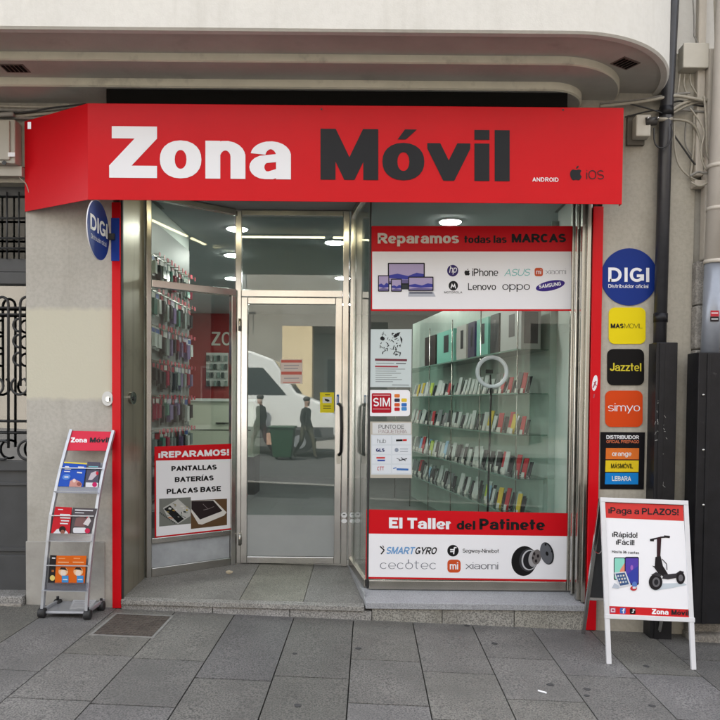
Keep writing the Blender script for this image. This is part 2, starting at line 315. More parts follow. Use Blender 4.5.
# stroke = (zone, ext, points); zone c = cap height, x = x-height, d = x-height with descender, a = absolute units
# ext: 1 squares the ends off, 2.2 long diagonal ends clipped by the zone, 0 bare
ST = ('c', 1, [(0, 0), (0, 1)])
def bowl(y0, y1, xs): 
    return [(0, y1)] + [(xs, y1)] + arc(xs, (y0 + y1) / 2, 1 - xs, (y1 - y0) / 2, 90, -90, 10)[1:-1] + [(xs, y0), (0, y0)]
ACUTE = ('a', 0, 'acute')
G = {
 'A': (.98, [('c', 2.4, [(0, 0), (.5, 1), (1, 0)]), ('c', 0, [(.22, .30), (.78, .30)])]),
 'B': (.90, [ST, ('c', 0, bowl(.53, 1, .5)), ('c', 0, bowl(0, .53, .55))]),
 'C': (.94, [('c', 0, arc(.5, .5, .5, .5, 42, 318, 20, .95))]),
 'D': (.94, [ST, ('c', 0, bowl(0, 1, .42))]),
 'E': (.80, [ST, ('c', 1, [(0, 1), (1, 1)]), ('c', .6, [(0, .52), (.93, .52)]), ('c', 1, [(0, 0), (1, 0)])]),
 'F': (.76, [ST, ('c', 1, [(0, 1), (1, 1)]), ('c', .6, [(0, .5), (.9, .5)])]),
 'G': (1.0, [('c', 0, arc(.5, .5, .5, .5, 42, 350, 20, .95)), ('c', .6, [(1, .42), (.58, .42)]), ('c', 1, [(1, .42), (1, .12)])]),
 'H': (.98, [ST, ('c', 1, [(1, 0), (1, 1)]), ('c', 0, [(0, .52), (1, .52)])]),
 'I': (0, [ST]),
 'J': (.76, [('c', 1, [(1, 1), (1, .7)]), ('c', 0, [(1, .75), (1, .32)] + arc(.5, .32, .5, .32, 0, -170, 10)[1:])]),
 'K': (.98, [ST, ('c', (0, 2.2), [(.05, .36), (1, 1)]), ('c', (0, 2.2), [(.3, .6), (1, 0)])]),
 'L': (.76, [ST, ('c', 1, [(0, 0), (1, 0)])]),
 'M': (1.10, [ST, ('c', 1, [(1, 0), (1, 1)]), ('c', 1.2, [(.06, 1), (.5, 0), (.94, 1)])]),
 'N': (.98, [ST, ('c', 1, [(1, 0), (1, 1)]), ('c', 1.5, [(0, 1), (1, 0)])]),
 'O': (1.0, [('c', -1, OV)]),
 'P': (.86, [ST, ('c', 0, bowl(.42, 1, .5))]),
 'Q': (1.0, [('c', -1, OV), ('c', 1, [(.6, .3), (1, 0)])]),
 'R': (.96, [ST, ('c', 0, bowl(.45, 1, .5)), ('c', (0, 2.0), [(.45, .48), (.95, 0)])]),
 'S': (.86, [('c', 0, SS)]),
 'T': (.86, [('c', 1, [(.5, 0), (.5, 1)]), ('c', 1, [(0, 1), (1, 1)])]),
 'U': (.96, [('c', 1, [(0, .8), (0, 1)]), ('c', 1, [(1, .8), (1, 1)]), ('c', 0, [(0, .85), (0, .4)] + arc(.5, .4, .5, .4, 180, 360, 14)[1:-1] + [(1, .4), (1, .85)])]),
 'V': (.96, [('c', 2.4, [(0, 1), (.5, 0), (1, 1)])]),
 'W': (1.38, [('c', (2.2, 1), [(0, 1), (.25, 0)]), ('c', (1, 1), [(.5, 1), (.25, 0)]), ('c', (1, 1), [(.5, 1), (.75, 0)]), ('c', (2.2, 1), [(1, 1), (.75, 0)])]),
 'X': (.96, [('c', 2.2, [(0, 0), (1, 1)]), ('c', 2.2, [(0, 1), (1, 0)])]),
 'Y': (.96, [('c', (2.2, 0), [(0, 1), (.5, .42)]), ('c', (2.2, 0), [(1, 1), (.5, .42)]), ('c', 1, [(.5, 0), (.5, .42)])]),
 'Z': (.92, [('c', 1, [(.03, 1), (1, 1)]), ('c', 1, [(0, 0), (1, 0)]), ('c', 1.3, [(.04, 0), (.96, 1)])]),
 'a': (.82, [('x', 0, arc(.5, .66, .46, .34, 172, 0, 12)), ('x', (0, 1), [(.96, .72), (.96, 0)]), ('x', 0, [(.96, .60), (.36, .54)] + arc(.33, .27, .33, .27, 90, 270, 10)[1:] + [(.5, 0), (.97, .14)])]),
 'b': (.82, [ST, ('x', -1, OV)]),
 'c': (.76, [('x', 0, arc(.5, .5, .5, .5, 40, 320, 18, .95))]),
 'd': (.82, [('c', 1, [(1, 0), (1, 1)]), ('x', -1, OV)]),
 'e': (.80, [('x', 0, [(0.02, .46), (1, .46)]), ('x', 0, arc(.5, .5, .5, .5, 0, 318, 20, .95))]),
 'f': (.52, [('c', 1, [(.3, 0), (.3, .5)]), ('c', 0, [(.3, .45), (.3, .75)] + arc(.75, .75, .45, .25, 180, 80, 8)[1:]), ('x', 1, [(0.05, 1), (.95, 1)])]),
 'g': (.82, [('x', -1, OV), ('d', 0, [(1, 1), (1, -.55)] + arc(.5, -.55, .5, .45, 0, -160, 10)[1:]), ('x', 1, [(1, .5), (1, 1)])]),
 'h': (.77, [ST, ('x', 0, arc(.5, .62, .5, .38, 165, 0, 10)), ('x', (0, 1), [(1, .70), (1, 0)])]),
 'i': (0, [('x', 1, [(0, 0), (0, 1)]), ('a', 0, 'dot')]),
 'j': (0, [('x', 1, [(0, .2), (0, 1)]), ('d', 1, [(0, .5), (0, -.9)]), ('a', 0, 'dot')]),
 'k': (.84, [ST, ('x', (0, 2.2), [(.05, .3), (.95, 1)]), ('x', (0, 2.2), [(.35, .6), (1, 0)])]),
 'l': (0, [ST]),
 'm': (1.20, [('x', 1, [(0, 0), (0, 1)]), ('x', 0, arc(.25, .66, .25, .34, 160, 0, 10)), ('x', (0, 1), [(.5, .70), (.5, 0)]), ('x', 0, arc(.75, .66, .25, .34, 160, 0, 10)), ('x', (0, 1), [(1, .70), (1, 0)])]),
 'n': (.77, [('x', 1, [(0, 0), (0, 1)]), ('x', 0, arc(.5, .62, .5, .38, 165, 0, 10)), ('x', (0, 1), [(1, .70), (1, 0)])]),
 'o': (.80, [('x', -1, OV)]),
 'p': (.82, [('d', 1, [(0, -1), (0, 1)]), ('x', -1, OV)]),
 'q': (.82, [('d', 1, [(1, -1), (1, 1)]), ('x', -1, OV)]),
 'r': (.54, [('x', 1, [(0, 0), (0, 1)]), ('x', (0, .4), arc(.95, .5, .95, .5, 172, 98, 8))]),
 's': (.74, [('x', 0, SS)]),
 't': (.52, [('c', 1, [(.35, .3), (.35, .96)]), ('c', 0, [(.35, .4), (.35, .2)] + arc(.8, .2, .45, .2, 180, 265, 7)[1:]), ('x', 1, [(0, 1), (.95, 1)])]),
 'u': (.77, [('x', 1, [(1, 0), (1, 1)]), ('x', 1, [(0, .6), (0, 1)]), ('x', 0, [(0, .65), (0, .38)] + arc(.5, .38, .5, .38, 180, 345, 10)[1:])]),
 'v': (.82, [('x', 2.4, [(0, 1), (.5, 0), (1, 1)])]),
 'w': (1.2, [('x', (2.2, 1), [(0, 1), (.25, 0)]), ('x', (1, 1), [(.5, 1), (.25, 0)]), ('x', (1, 1), [(.5, 1), (.75, 0)]), ('x', (2.2, 1), [(1, 1), (.75, 0)])]),
 'x': (.82, [('x', 2.2, [(0, 0), (1, 1)]), ('x', 2.2, [(0, 1), (1, 0)])]),
 'y': (.82, [('x', (2.2, .4), [(0, 1), (.5, 0)]), ('d', 2.0, [(1, 1), (.22, -1)])]),
 'z': (.70, [('x', 1, [(0, 1), (1, 1)]), ('x', 1, [(0, 0), (1, 0)]), ('x', 1, [(0, 0), (1, 1)])]),
 '3': (.8, [('c', 0, arc(.45, .76, .5, .24, 155, -90, 10) + arc(.45, .27, .55, .27, 90, -155, 10)[1:])]),
 '6': (.8, [('c', -1, arc(.5, .3, .5, .3, 0, 360, 20)), ('c', 0, arc(.75, .35, .75, .65, 180, 95, 8))]),
 '!': (0, [('c', 1, [(0, .5), (0, 1)]), ('c', 0, [(0, .25), (0, .7)]), ('a', 0, 'low')]),
 '¡': (0, [('x', 1, [(0, 0), (0, .5)]), ('x', 0, [(0, .3), (0, .75)]), ('a', 0, 'high')]),
 '-': (.4, [('x', 1, [(0, .45), (1, .45)])]),
 ' ': (.30, []),
}
for base, acc in (('o', 'ó'), ('a', 'á'), ('O', 'Ó'), ('I', 'Í'), ('A', 'Á')):
    w_, s_ = G[base]; G[acc] = (w_, s_ + [('a', 0, 'acute' if base.islower() else 'capacute')])
DESC = 0.27
def clip(poly, y0, y1):
    for side, lim in ((1, y0), (-1, y1)):
        out = []
        for i in range(len(poly)):
            a, b = poly[i], poly[(i + 1) % len(poly)]
            ia, ib = side * (a[1] - lim) >= -1e-9, side * (b[1] - lim) >= -1e-9
            if ia: out.append(a)
            if ia != ib:
                t = (lim - a[1]) / (b[1] - a[1]); out.append((a[0] + (b[0] - a[0]) * t, lim))
        poly = out
        if len(poly) < 3: return []
    return poly
def glyph(ch, hx, hy):
    """polygons of one glyph (cap height 1) and its width"""
    w, strokes = G[ch]
    narrow = w == 0
    if narrow: w = 2 * hx
    low = ch.islower() or ch == '¡'
    hyy = hy * (0.64 if ch in 'aáes' else 0.78 if low else 1.0)
    polys = []
    if ch == 'Z':
        t = 2 * hy; d = 2 * hx * 1.5
        return [[(.05, 1 - t), (w, 1 - t), (w, 1), (.05, 1)], [(w, 1 - t + .001), (w - d, 1 - t + .001), (0, t - .001), (d, t - .001)], [(0, 0), (w, 0), (w, t), (0, t)]], w
    for zone, ext, pts in strokes:
        if zone == 'a':
            t = 2 * hyy * 1.05
            if pts == 'dot': q = [(0, 1 - t), (w, 1 - t), (w, 1), (0, 1)]
            elif pts == 'low': q = [(0, 0), (w, 0), (w, min(.22, 2 * hx)), (0, min(.22, 2 * hx))]
            elif pts == 'high': q = [(0, XH - min(.22, 2 * hx)), (w, XH - min(.22, 2 * hx)), (w, XH), (0, XH)]
            elif pts == 'acute': q = [(w * .36, .80), (w * .36 + hx * 1.1, .80), (w * .36 + hx * 2.6, 1.0), (w * .36 + hx * 1.0, 1.0)]
            else: q = [(w * .4, 1.06), (w * .4 + hx * 1.1, 1.06), (w * .4 + hx * 2.4, 1.26), (w * .4 + hx * 0.9, 1.26)]
            polys.append(q); continue
        top = 1.0 if zone == 'c' else XH
        y0 = -DESC if zone == 'd' else 0.0
        def mp(p):
            x = hx + p[0] * (w - 2 * hx)
            if zone == 'd' and p[1] < 0: y = hyy + p[1] * DESC
            else: y = hyy + p[1] * (top - 2 * hyy)
            return Vector((x / hx, y / hyy))
        P = [mp(p) for p in pts]
        closed = ext == -1
        if closed: P = P[:-1]
        n = len(P)
        e0, e1 = ext if isinstance(ext, tuple) else (ext, ext)
        if not closed and max(e0, e1) > 0:
            a = (P[0] - P[1]).normalized() * e0; b = (P[-1] - P[-2]).normalized() * e1
            P[0] = P[0] + a; P[-1] = P[-1] + b
        Lf, Rt = [], []
        for i in range(n):
            if closed: d0, d1 = (P[i] - P[i - 1]).normalized(), (P[(i + 1) % n] - P[i]).normalized()
            else:
                d0 = (P[i] - P[i - 1]).normalized() if i > 0 else None
                d1 = (P[i + 1] - P[i]).normalized() if i < n - 1 else None
                d0 = d0 or d1; d1 = d1 or d0
            n0, n1 = Vector((-d0.y, d0.x)), Vector((-d1.y, d1.x))
            m_ = (n0 + n1)
            m_ = m_.normalized() if m_.length > 1e-6 else n0
            k = 1 / max(.17, m_.dot(n0))
            Lf.append(P[i] + m_ * k); Rt.append(P[i] - m_ * k)
        lo, hi = (y0 if zone == 'd' else 0.0), top
        rng = range(n) if closed else range(n - 1)
        for i in rng:
            j = (i + 1) % n
            q = [(v.x * hx, v.y * hyy) for v in (Lf[i], Lf[j], Rt[j], Rt[i])]
            q = clip(q, lo, hi)
            if q: q = [(b, a) for a, b in clip([(b, a) for a, b in q], -1e-4, w + 1e-4)]
            if q: polys.append(q)
    return polys, w
def text(pl, s, x0, x1, yb0, yb1, cap, m, parent, w=(0.13, 0.11), h=0.003, shear=0.0, gap=0.10, skew=0.0, name='lettering'):
    """set s between pixels x0 and x1, baseline yb0 to yb1, cap height in pixels"""
    allp = []; u = 0.0; ends = 0.0
    for ch in s:
        ps, wd = glyph(ch, w[0], w[1])
        g = gap * (1.0 if ch in 'HINMilmnbdhpqEFLPRBDKtu¡!' else 0.55)
        if ch == 'r': g = gap * 0.1
        if allp: u += g / 2
        for p in ps: allp.append([(q[0] + u, q[1]) for q in p])
        u += wd; ends = u; u += g / 2
    W = ends
    if s == '': return None
    polys = []
    for p in allp:
        out = []
        for a, b in p:
            t = a / W
            out.append((x0 + (x1 - x0) * t + (shear * b + skew * b) * cap, yb0 + (yb1 - yb0) * t - b * cap))
        polys.append(out)
    return pquads(pl, polys, m, parent, name, h)
BLACK = (0.143, 0.118); BOLD = (0.11, 0.095); MED = (0.085, 0.075); REG = (0.062, 0.055); LIGHT = (0.042, 0.038)

# ================================================================== THE SETTING: ground, pavement, road
M_JOINT = mat('joint_sand', (0.022, 0.021, 0.019), 0.95, var=0.3, scale=40)
M_ROAD = mat('asphalt', (0.06, 0.06, 0.062), 0.85, var=0.15, scale=2, bump=0.4, bscale=120, speck=(0.12, 0.12, 0.12), speck_scale=160, speck_amt=0.3)
def slab_mat():
    m = mat('pavement_granite', (0.180, 0.173, 0.164), 0.60, var=0.22, scale=1.6, bump=0.35, bscale=150, speck=(0.036, 0.036, 0.038), speck_scale=115, speck_amt=0.8, dirt=(0.10, 0.098, 0.094), dirt_scale=2.2, dirt_lo=0.48, dirt_hi=0.72, rnd=0.15)
    return m
M_SLAB = slab_mat()
bm = bmesh.new(); rotg = Matrix.Rotation(math.atan(SLOPE), 4, 'Y')
box(bm, (-60, -6.0, -0.30), (60, 0.9, -0.012))
pav = struct(obj('pavement', bm, M_JOINT)); pav.location = (0, -2.55, 0)
pav.data.transform(Matrix.Translation((0, 0, -0.30))); pav.rotation_euler = (0, math.atan(SLOPE), 0)
WM[pav.name] = Matrix.Translation((0, -2.55, 0)) @ rotg
bm = bmesh.new(); box(bm, (-150, -150, -0.5), (150, 150, -0.17))
road = struct(obj('road', bm, M_ROAD)); road.data.transform(Matrix.Translation((0, 0, -0.5))); road.location.z = 0; road.rotation_euler = (0, math.atan(SLOPE), 0)
# slabs: columns run away from the facade; joints between columns every 0.41 m
slab_cache = {}
def slab(x0, x1, y0, y1):
    w, l = x1 - x0 - 0.007, y1 - y0 - 0.010
    key = (round(w, 3), round(l, 3))
    if key not in slab_cache:
        b_ = bmesh.new(); box(b_, (-w/2, -l/2, -0.05), (w/2, l/2, 0)); bmesh.ops.recalc_face_normals(b_, faces=b_.faces)
        me = bpy.data.meshes.new('paving_slab'); b_.to_mesh(me); b_.free(); me.materials.append(M_SLAB); slab_cache[key] = me
    o = bpy.data.objects.new('paving_slab', slab_cache[key]); C.objects.link(o); o.parent = pav
    o.location = ((x0 + x1) / 2, (y0 + y1) / 2 + 2.55, random.uniform(-0.0006, 0.0006))
    o.rotation_euler = (random.uniform(-.0008, .0008), random.uniform(-.0008, .0008), 0)
JX = [GROUND.at(x, 650).x for x in (283.4, 351.3, 416.9, 480.2)]
J0 = JX[1]; PW = 0.4115
offs = [-0.75, -1.06]
for c in range(-9, 9):
    x0 = J0 + c * PW
    yj = {-5: 671, -4: 655, -3: 660, -2: 680, -1: 677.6, 0: 660.6, 1: 673, 2: 659, 3: 676.5, 4: 675, 5: 662, 6: 680}.get(c, 661 if c % 2 else 677)
    off = GROUND.at(369 + (x0 + PW / 2) * 172, yj).y
    ys = [0.35, off, off - 0.62, off - 1.24, off - 1.86, off - 2.48, off - 3.1]
    for a, b_ in zip(ys[1:], ys): slab(x0, x0 + PW, a, b_)

# ================================================================== SHOP BUILDING
bld = thing('shop_building', 'cream rendered building with rounded canopy above the red shop sign', 'building', (0, 0, 0))
def wall_mat():
    m = mat('left_pillar_render', (0.46, 0.44, 0.395), 0.88, var=0.05, scale=3, bump=0.22, bscale=55, speck=(0.20, 0.185, 0.15), speck_scale=38, speck_amt=0.16, dirt=(0.31, 0.29, 0.25), dirt_scale=2.4, dirt_lo=0.55, dirt_hi=0.8, streak=0.5)
    nt = m.node_tree; N = nt.nodes; L = nt.links; b = N['Principled BSDF']
    src = b.inputs['Base Color'].links[0].from_socket
    g = N.new('ShaderNodeNewGeometry'); sp = N.new('ShaderNodeSeparateXYZ'); L.new(g.outputs['Position'], sp.inputs[0])
    n = N.new('ShaderNodeTexNoise'); n.inputs['Scale'].default_value = 14; L.new(g.outputs['Position'], n.inputs['Vector'])
    ad = N.new('ShaderNodeMath'); ad.operation = 'MULTIPLY_ADD'; ad.inputs[1].default_value = 0.04; L.new(n.outputs[0], ad.inputs[0]); L.new(sp.outputs['Z'], ad.inputs[2])
    def step(lo, hi):   # soft paint edge
        r = N.new('ShaderNodeMapRange'); r.inputs[1].default_value = lo; r.inputs[2].default_value = hi; L.new(ad.outputs[0], r.inputs[0]); return r.outputs[0]
    up, dn = step(1.52, 1.55), step(2.14, 2.175)
    sb = N.new('ShaderNodeMath'); sb.operation = 'SUBTRACT'; L.new(up, sb.inputs[0]); L.new(dn, sb.inputs[1])
    mx = N.new('ShaderNodeMix'); mx.data_type = 'RGBA'; L.new(sb.outputs[0], mx.inputs[0]); L.new(src, mx.inputs[6])
    mx.inputs[7].default_value = (0.555, 0.53, 0.425, 1)
    L.new(mx.outputs[2], b.inputs['Base Color'])
    return m
M_PILLAR = wall_mat()
M_WALLR = mat('right_wall_render', (0.44, 0.41, 0.345), 0.88, var=0.06, scale=2.5, bump=0.22, bscale=55, speck=(0.20, 0.185, 0.15), speck_scale=38, speck_amt=0.16, dirt=(0.26, 0.235, 0.19), dirt_scale=2.2, dirt_lo=0.52, dirt_hi=0.8, streak=0.6)
M_PLINTH = mat('plinth_render', (0.37, 0.355, 0.325), 0.9, var=0.08, scale=5, bump=0.25, bscale=60, dirt=(0.2, 0.19, 0.17), dirt_scale=3, dirt_lo=0.5, dirt_hi=0.75)
XL0, XL1 = -2.362, -1.762
XR0, XR1 = 1.585, 2.62
bxo('wall', (XL0, 0, -0.3), (XL1, 0.62, 3.1), M_PILLAR, bld)
bxo('plinth', (XL0 - 0.008, -0.012, -0.3), (XL1 - 0.06, 0.3, 0.53), M_PLINTH, bld, bevel=0.006)
bxo('wall', (XR0, 0, -0.4), (2.215, 0.9, 3.1), M_WALLR, bld)
bxo('wall', (2.2155, 0.012, -0.4), (2.75, 0.9, 3.1), mat('grey_wall_render', (0.34, 0.325, 0.285), 0.88, var=0.08, scale=3, bump=0.2, bscale=55, speck=(0.20, 0.185, 0.15), speck_scale=38, speck_amt=0.16, dirt=(0.21, 0.195, 0.16), dirt_scale=2.5, streak=0.7), bld)
bxo('wall', (-9, 0.002, 3.1), (9, 0.45, 3.9), M_WALLR, bld)                 # above the openings
bxo('upper_storeys', (-9, 0.1, 3.9), (9, 8.6, 9.0), M_CREAM, bld)
bxo('wall', (2.75, -0.001, -0.6), (9, 0.9, 3.1), M_WALLR, bld)
bxo('wall', (-9, 0.0, -0.3), (-3.6, 0.62, 3.1), M_PILLAR, bld)
# canopy: profile swept round the rounded end of the projecting first floor
CX, CR = 1.15, 0.81
def sweep(name, prof, m):
    bm = bmesh.new(); rings = []
    path = [(-9.0, None)] + [(x, None) for x in (-4, -2, 0, CX)] + [(CX, a) for a in [k * 90 / 22 for k in range(1, 23)]] 
    for x, a in path:
        ring = []
        for o, z in prof:
            r = CR - o
            if a is None: p = (x, -r, z)
            else: p = (CX + r * math.sin(R(a)), -r * math.cos(R(a)), z)
            ring.append(bm.verts.new(p))
        rings.append(ring)
    for a, b in zip(rings, rings[1:]):
        for i in range(len(prof) - 1): bm.faces.new((a[i], a[i + 1], b[i + 1], b[i]))
    o = obj(name, bm, m, bld)
    for p in o.data.polygons: p.use_smooth = False
    return o
Z1, Z2, Z3 = 3.62, 3.583, 3.53
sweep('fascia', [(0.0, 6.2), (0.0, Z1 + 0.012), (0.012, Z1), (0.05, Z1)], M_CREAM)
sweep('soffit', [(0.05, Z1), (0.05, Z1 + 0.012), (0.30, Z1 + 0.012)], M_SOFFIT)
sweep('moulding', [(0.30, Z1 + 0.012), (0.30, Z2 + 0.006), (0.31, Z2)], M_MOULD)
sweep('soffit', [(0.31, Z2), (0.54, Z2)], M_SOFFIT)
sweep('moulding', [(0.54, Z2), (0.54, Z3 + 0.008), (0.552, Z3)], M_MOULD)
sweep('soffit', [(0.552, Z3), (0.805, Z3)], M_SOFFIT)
bm = bmesh.new()
def cap_disc(bm, z):
    vs = [bm.verts.new((-9, 0.11, z)), bm.verts.new((-9, -CR, z))] + [bm.verts.new((CX + CR * math.sin(R(a)), -CR * math.cos(R(a)), z)) for a in range(0, 91, 5)] + [bm.verts.new((CX + CR, 0.11, z))]
    bm.faces.new(vs)
cap_disc(bm, 6.2); obj('balcony_roof', bm, M_CREAM, bld)
bxo('painted_shade_gap', (-1.72, -0.24, 3.40), (1.27, 0.0, Z3 - 0.003), M_DARKGAP, bld)  # near-black box added to paint the deep shade between sign top and soffit
# brick vents let into the soffit
M_VENT = mat('vent_clay', (0.16, 0.12, 0.10), 0.9, var=0.3, scale=60)
for (x, y, z, rz) in ((-2.235, -0.40, Z2, 0.0), (1.575, -0.43, Z1 + 0.012, 0.55)):
    v = thing('soffit_vent', 'small clay grille vent in the canopy underside, %s' % ('left above the red sign end' if x < 0 else 'right at the rounded corner'), 'vent', (x, y, z), 'vents in the canopy underside')
    v.rotation_euler = (0, 0, rz); WM[v.name] = Matrix.Translation((x, y, z)) @ Matrix.Rotation(rz, 4, 'Z')
    def vb(name, a, b_, m):
        bm = bmesh.new(); box(bm, a, b_); o = obj(name, bm, m); o.parent = v; return o
    vb('frame', (-0.075, -0.055, -0.004), (0.075, 0.055, 0.002), M_VENT)
    for k in range(5): vb('slot', (-0.065 + k * 0.027, -0.043, -0.006), (-0.065 + k * 0.027 + 0.018, 0.043, -0.0045), M_DARKGAP)

# granite stall riser, step and recess floor
def zf(x, y): return 0.10 - 0.02 * x + 0.045 * y
def slabpoly(name, pts, th, m, parent, zfun=zf, dz=0.0, bevel=0.0):
    bm = bmesh.new(); a = [bm.verts.new((x, y, zfun(x, y) + dz)) for x, y in pts]; b = [bm.verts.new((x, y, zfun(x, y) + dz - th)) for x, y in pts]
    bm.faces.new(a); bm.faces.new(b[::-1]); k = len(a)
    for i in range(k): bm.faces.new((a[i], b[i], b[(i + 1) % k], a[(i + 1) % k]))
    return obj(name, bm, m, parent, bevel=bevel)
stp = thing('entrance_step', 'worn grey granite step and threshold before the glass entrance door', 'step', (-0.85, 0, 0.0))
e1 = [-1.688, -0.95, -0.35, 0.012]
slabpoly('nosing', [(-1.704, -0.03), (-0.02, -0.03), (-0.02, 0.045), (-1.704, 0.045)], 0.035, M_GRANL, stp, bevel=0.004)
for a, b_ in ((-1.704, -1.075), (-1.069, -0.54), (-0.534, 0.03)):
    slabpoly('riser_stone', [(a, -0.018), (b_, -0.018), (b_, 0.1), (a, 0.1)], 0.4, M_GRANL, stp, dz=-0.0355)
for a, b_ in ((-1.704, -0.90), (-0.895, -0.45), (-0.446, 0.0)):
    pr = [(a, 0.048), (b_, 0.048), (b_, 1.2), (a, 1.2)]
    slabpoly('floor_slab', pr, 0.06, M_GRAN, stp, dz=-0.001)
ris = thing('stall_riser', 'speckled granite plinth with pale sloping sill under the display window', 'plinth', (0.75, 0, 0))
def zs(x, y): return 0.128 - 0.004 * x + (y + 0.02) * 0.17
for a, b_ in ((0.034, 0.52), (0.524, 1.02), (1.024, 1.505)):
    bm = bmesh.new(); box(bm, (a, -0.012, -0.4), (b_, 0.3, 0.10)); obj('riser_stone', bm, M_GRANL, ris, bevel=0.003)
slabpoly('sill', [(-0.012, -0.025), (1.508, -0.025), (1.508, 0.22), (-0.045, 0.22)], 0.045, M_SILL, ris, zfun=zs, bevel=0.004)
slabpoly('sill_return', [(-0.05, 0.222), (-0.016, 0.05), (-0.0135, 0.222), (-0.125, 1.0), (-0.165, 1.0)], 0.06, M_SILL, ris, zfun=lambda x, y: 0.16)

# recess lining
bxo('lintel', (-1.76, 0.0, 3.1), (1.585, 0.002, 3.11), M_RECEIL, bld)
bxo('recess_ceiling', (-1.69, 0.004, 3.085), (1.51, 1.05, 3.0995), M_RECEIL, bld)
# red painted strips either side of the opening
F0 = yplane(0.0)
st1 = thing('red_strip', 'narrow red vertical trim left of the entrance, beside the brochure rack', 'trim', (-1.73, -0.01, 0.06), 'red trims framing the shopfront')
bxo('panel', (-1.766, -0.022, gz(-1.73) + 0.004), (-1.706, 0.0, 2.86), M_RED, st1, bevel=0.003)
st2 = thing('red_strip', 'narrow red vertical trim right of the display window, beside the round blue sign', 'trim', (1.55, -0.01, -0.06), 'red trims framing the shopfront')
bxo('panel', (1.520, -0.022, gz(1.55) + 0.004), (1.588, 0.0, 2.86), M_RED, st2, bevel=0.003)

# ================================================================== SHOPFRONT (metal frames and glass)
ZT, ZC = 2.375, 3.084
front = thing('shopfront', 'aluminium and glass shopfront with recessed entrance and large display window', 'shopfront', (0, 0.2, 0.1))
def glass(name, p, q, z0, z1, m=M_GLASS, parent=front, t=0.008):
    p, q = Vector((*p, 0)), Vector((*q, 0)); u = (q - p).normalized(); n = Vector((-u.y, u.x, 0))
    bm = bmesh.new(); obox(bm, p - n * t / 2 + Vector((0, 0, z0)), u, n, (0, 0, 1), (q - p).length, t, z1 - z0)
    return obj(name, bm, m, parent)
def vbar(name, x, y, w, d, z0, z1, m=M_ALU, parent=front, bevel=0.004, rz=0.0):
    bm = bmesh.new(); u = Vector((math.cos(rz), math.sin(rz), 0)); n = Vector((-u.y, u.x, 0))
    obox(bm, Vector((x, y, z0)) - u * w / 2 - n * d / 2, u, n, (0, 0, 1), w, d, z1 - z0)
    return obj(name, bm, m, parent, bevel=bevel)
def hbar(name, p, q, z0, z1, d, m=M_ALU, parent=front, bevel=0.004):
    p, q = Vector((*p, 0)), Vector((*q, 0)); u = (q - p).normalized(); n = Vector((-u.y, u.x, 0))
    bm = bmesh.new(); obox(bm, p - n * d / 2 + Vector((0, 0, z0)), u, n, (0, 0, 1), (q - p).length, d, z1 - z0)
    return obj(name, bm, m, parent, bevel=bevel)
# jamb linings
bxo('jamb', (-1.722, 0.004, 0.13), (-1.7056, 0.50, 3.08), M_BRONZE, front, bevel=0.006)
bxo('jamb_edge', (-1.7058, -0.012, 0.12), (-1.693, 0.0035, 3.08), M_IRON, front)
bm = bmesh.new(); box(bm, (1.488, 0.0, 0.13), (1.519, 0.2, 3.08)); obj('jamb', bm, M_ALUD, front, bevel=0.005)
vbar('jamb_cover', 1.476, 0.06, 0.026, 0.05, 0.14, 3.08, M_ALUD)
vbar('jamb_cover', 1.462, 0.14, 0.03, 0.05, 0.16, 3.08, M_ALU)
# display window
WX0, WX1, WY = -0.004, 1.452, 0.20
vbar('corner_post', WX0 + 0.004, WY + 0.006, 0.016, 0.03, 0.17, 3.08, M_IRON)
vbar('window_stile', WX1 - 0.003, WY, 0.03, 0.05, 0.165, 3.08, M_ALUD)
hbar('window_sill_bar', (WX0 + 0.014, WY), (WX1 - 0.02, WY), 0.166, 0.232, 0.05, M_ALUD)
hbar('window_head_bar', (WX0 + 0.014, WY), (WX1 - 0.02, WY), 3.02, 3.08, 0.05, M_ALUD)
glass('window_pane', (WX0 + 0.012, WY), (WX1 - 0.016, WY), 0.23, 3.022)
# glazed return between window and door
RA, RB = (-0.006, 0.226), (-0.136, 0.965)
hbar('return_sill_bar', RA, RB, 0.162, 0.225, 0.04, M_ALUD)
hbar('return_head_bar', RA, RB, 3.02, 3.08, 0.04, M_ALUD)
glass('return_pane', RA, RB, 0.224, 3.021)
vbar('return_post', -0.138, 0.985, 0.045, 0.045, 0.155, 3.08, M_ALU)
# door surround
DY = 1.0
vbar('door_post', -0.197, DY, 0.05, 0.06, 0.15, 3.08, M_ALU)
vbar('door_post', -1.083, DY + 0.012, 0.05, 0.06, 0.15, 3.08, M_ALU)
hbar('transom_bar', (-1.056, DY), (-0.224, DY), ZT - 0.002, ZT + 0.055, 0.06, M_ALU)
hbar('transom_head_bar', (-1.056, DY), (-0.224, DY), 3.035, 3.08, 0.05, M_ALUD)
glass('transom_pane', (-1.056, DY), (-0.224, DY), ZT + 0.055, 3.036, M_DGLASS)
# angled side light left of the door
LA, LB = Vector((-1.700, 0.515)), Vector((-1.108, 0.972))
lu = (LB - LA).normalized(); lr = math.atan2(lu.y, lu.x)
vbar('side_stile', LA.x + 0.018 * lu.x, LA.y + 0.018 * lu.y, 0.040, 0.05, 0.15, 3.08, M_ALUD, rz=lr)
vbar('side_stile', LB.x - 0.02 * lu.x, LB.y - 0.02 * lu.y, 0.042, 0.05, 0.15, ZT, M_ALU, rz=lr)
def lp(t): p = LA + lu * t; return (p.x, p.y)
LL = (LB - LA).length
hbar('side_transom_bar', lp(0.039), lp(LL), ZT - 0.002, ZT + 0.055, 0.055, M_ALU)
hbar('side_head_bar', lp(0.039), lp(LL), 3.035, 3.08, 0.05, M_ALUD)
hbar('side_sill_bar', lp(0.039), lp(LL - 0.043), 0.155, 0.225, 0.05, M_ALUD)
hbar('side_mid_rail', lp(0.039), lp(LL - 0.043), 0.412, 0.455, 0.045, M_ALUD)
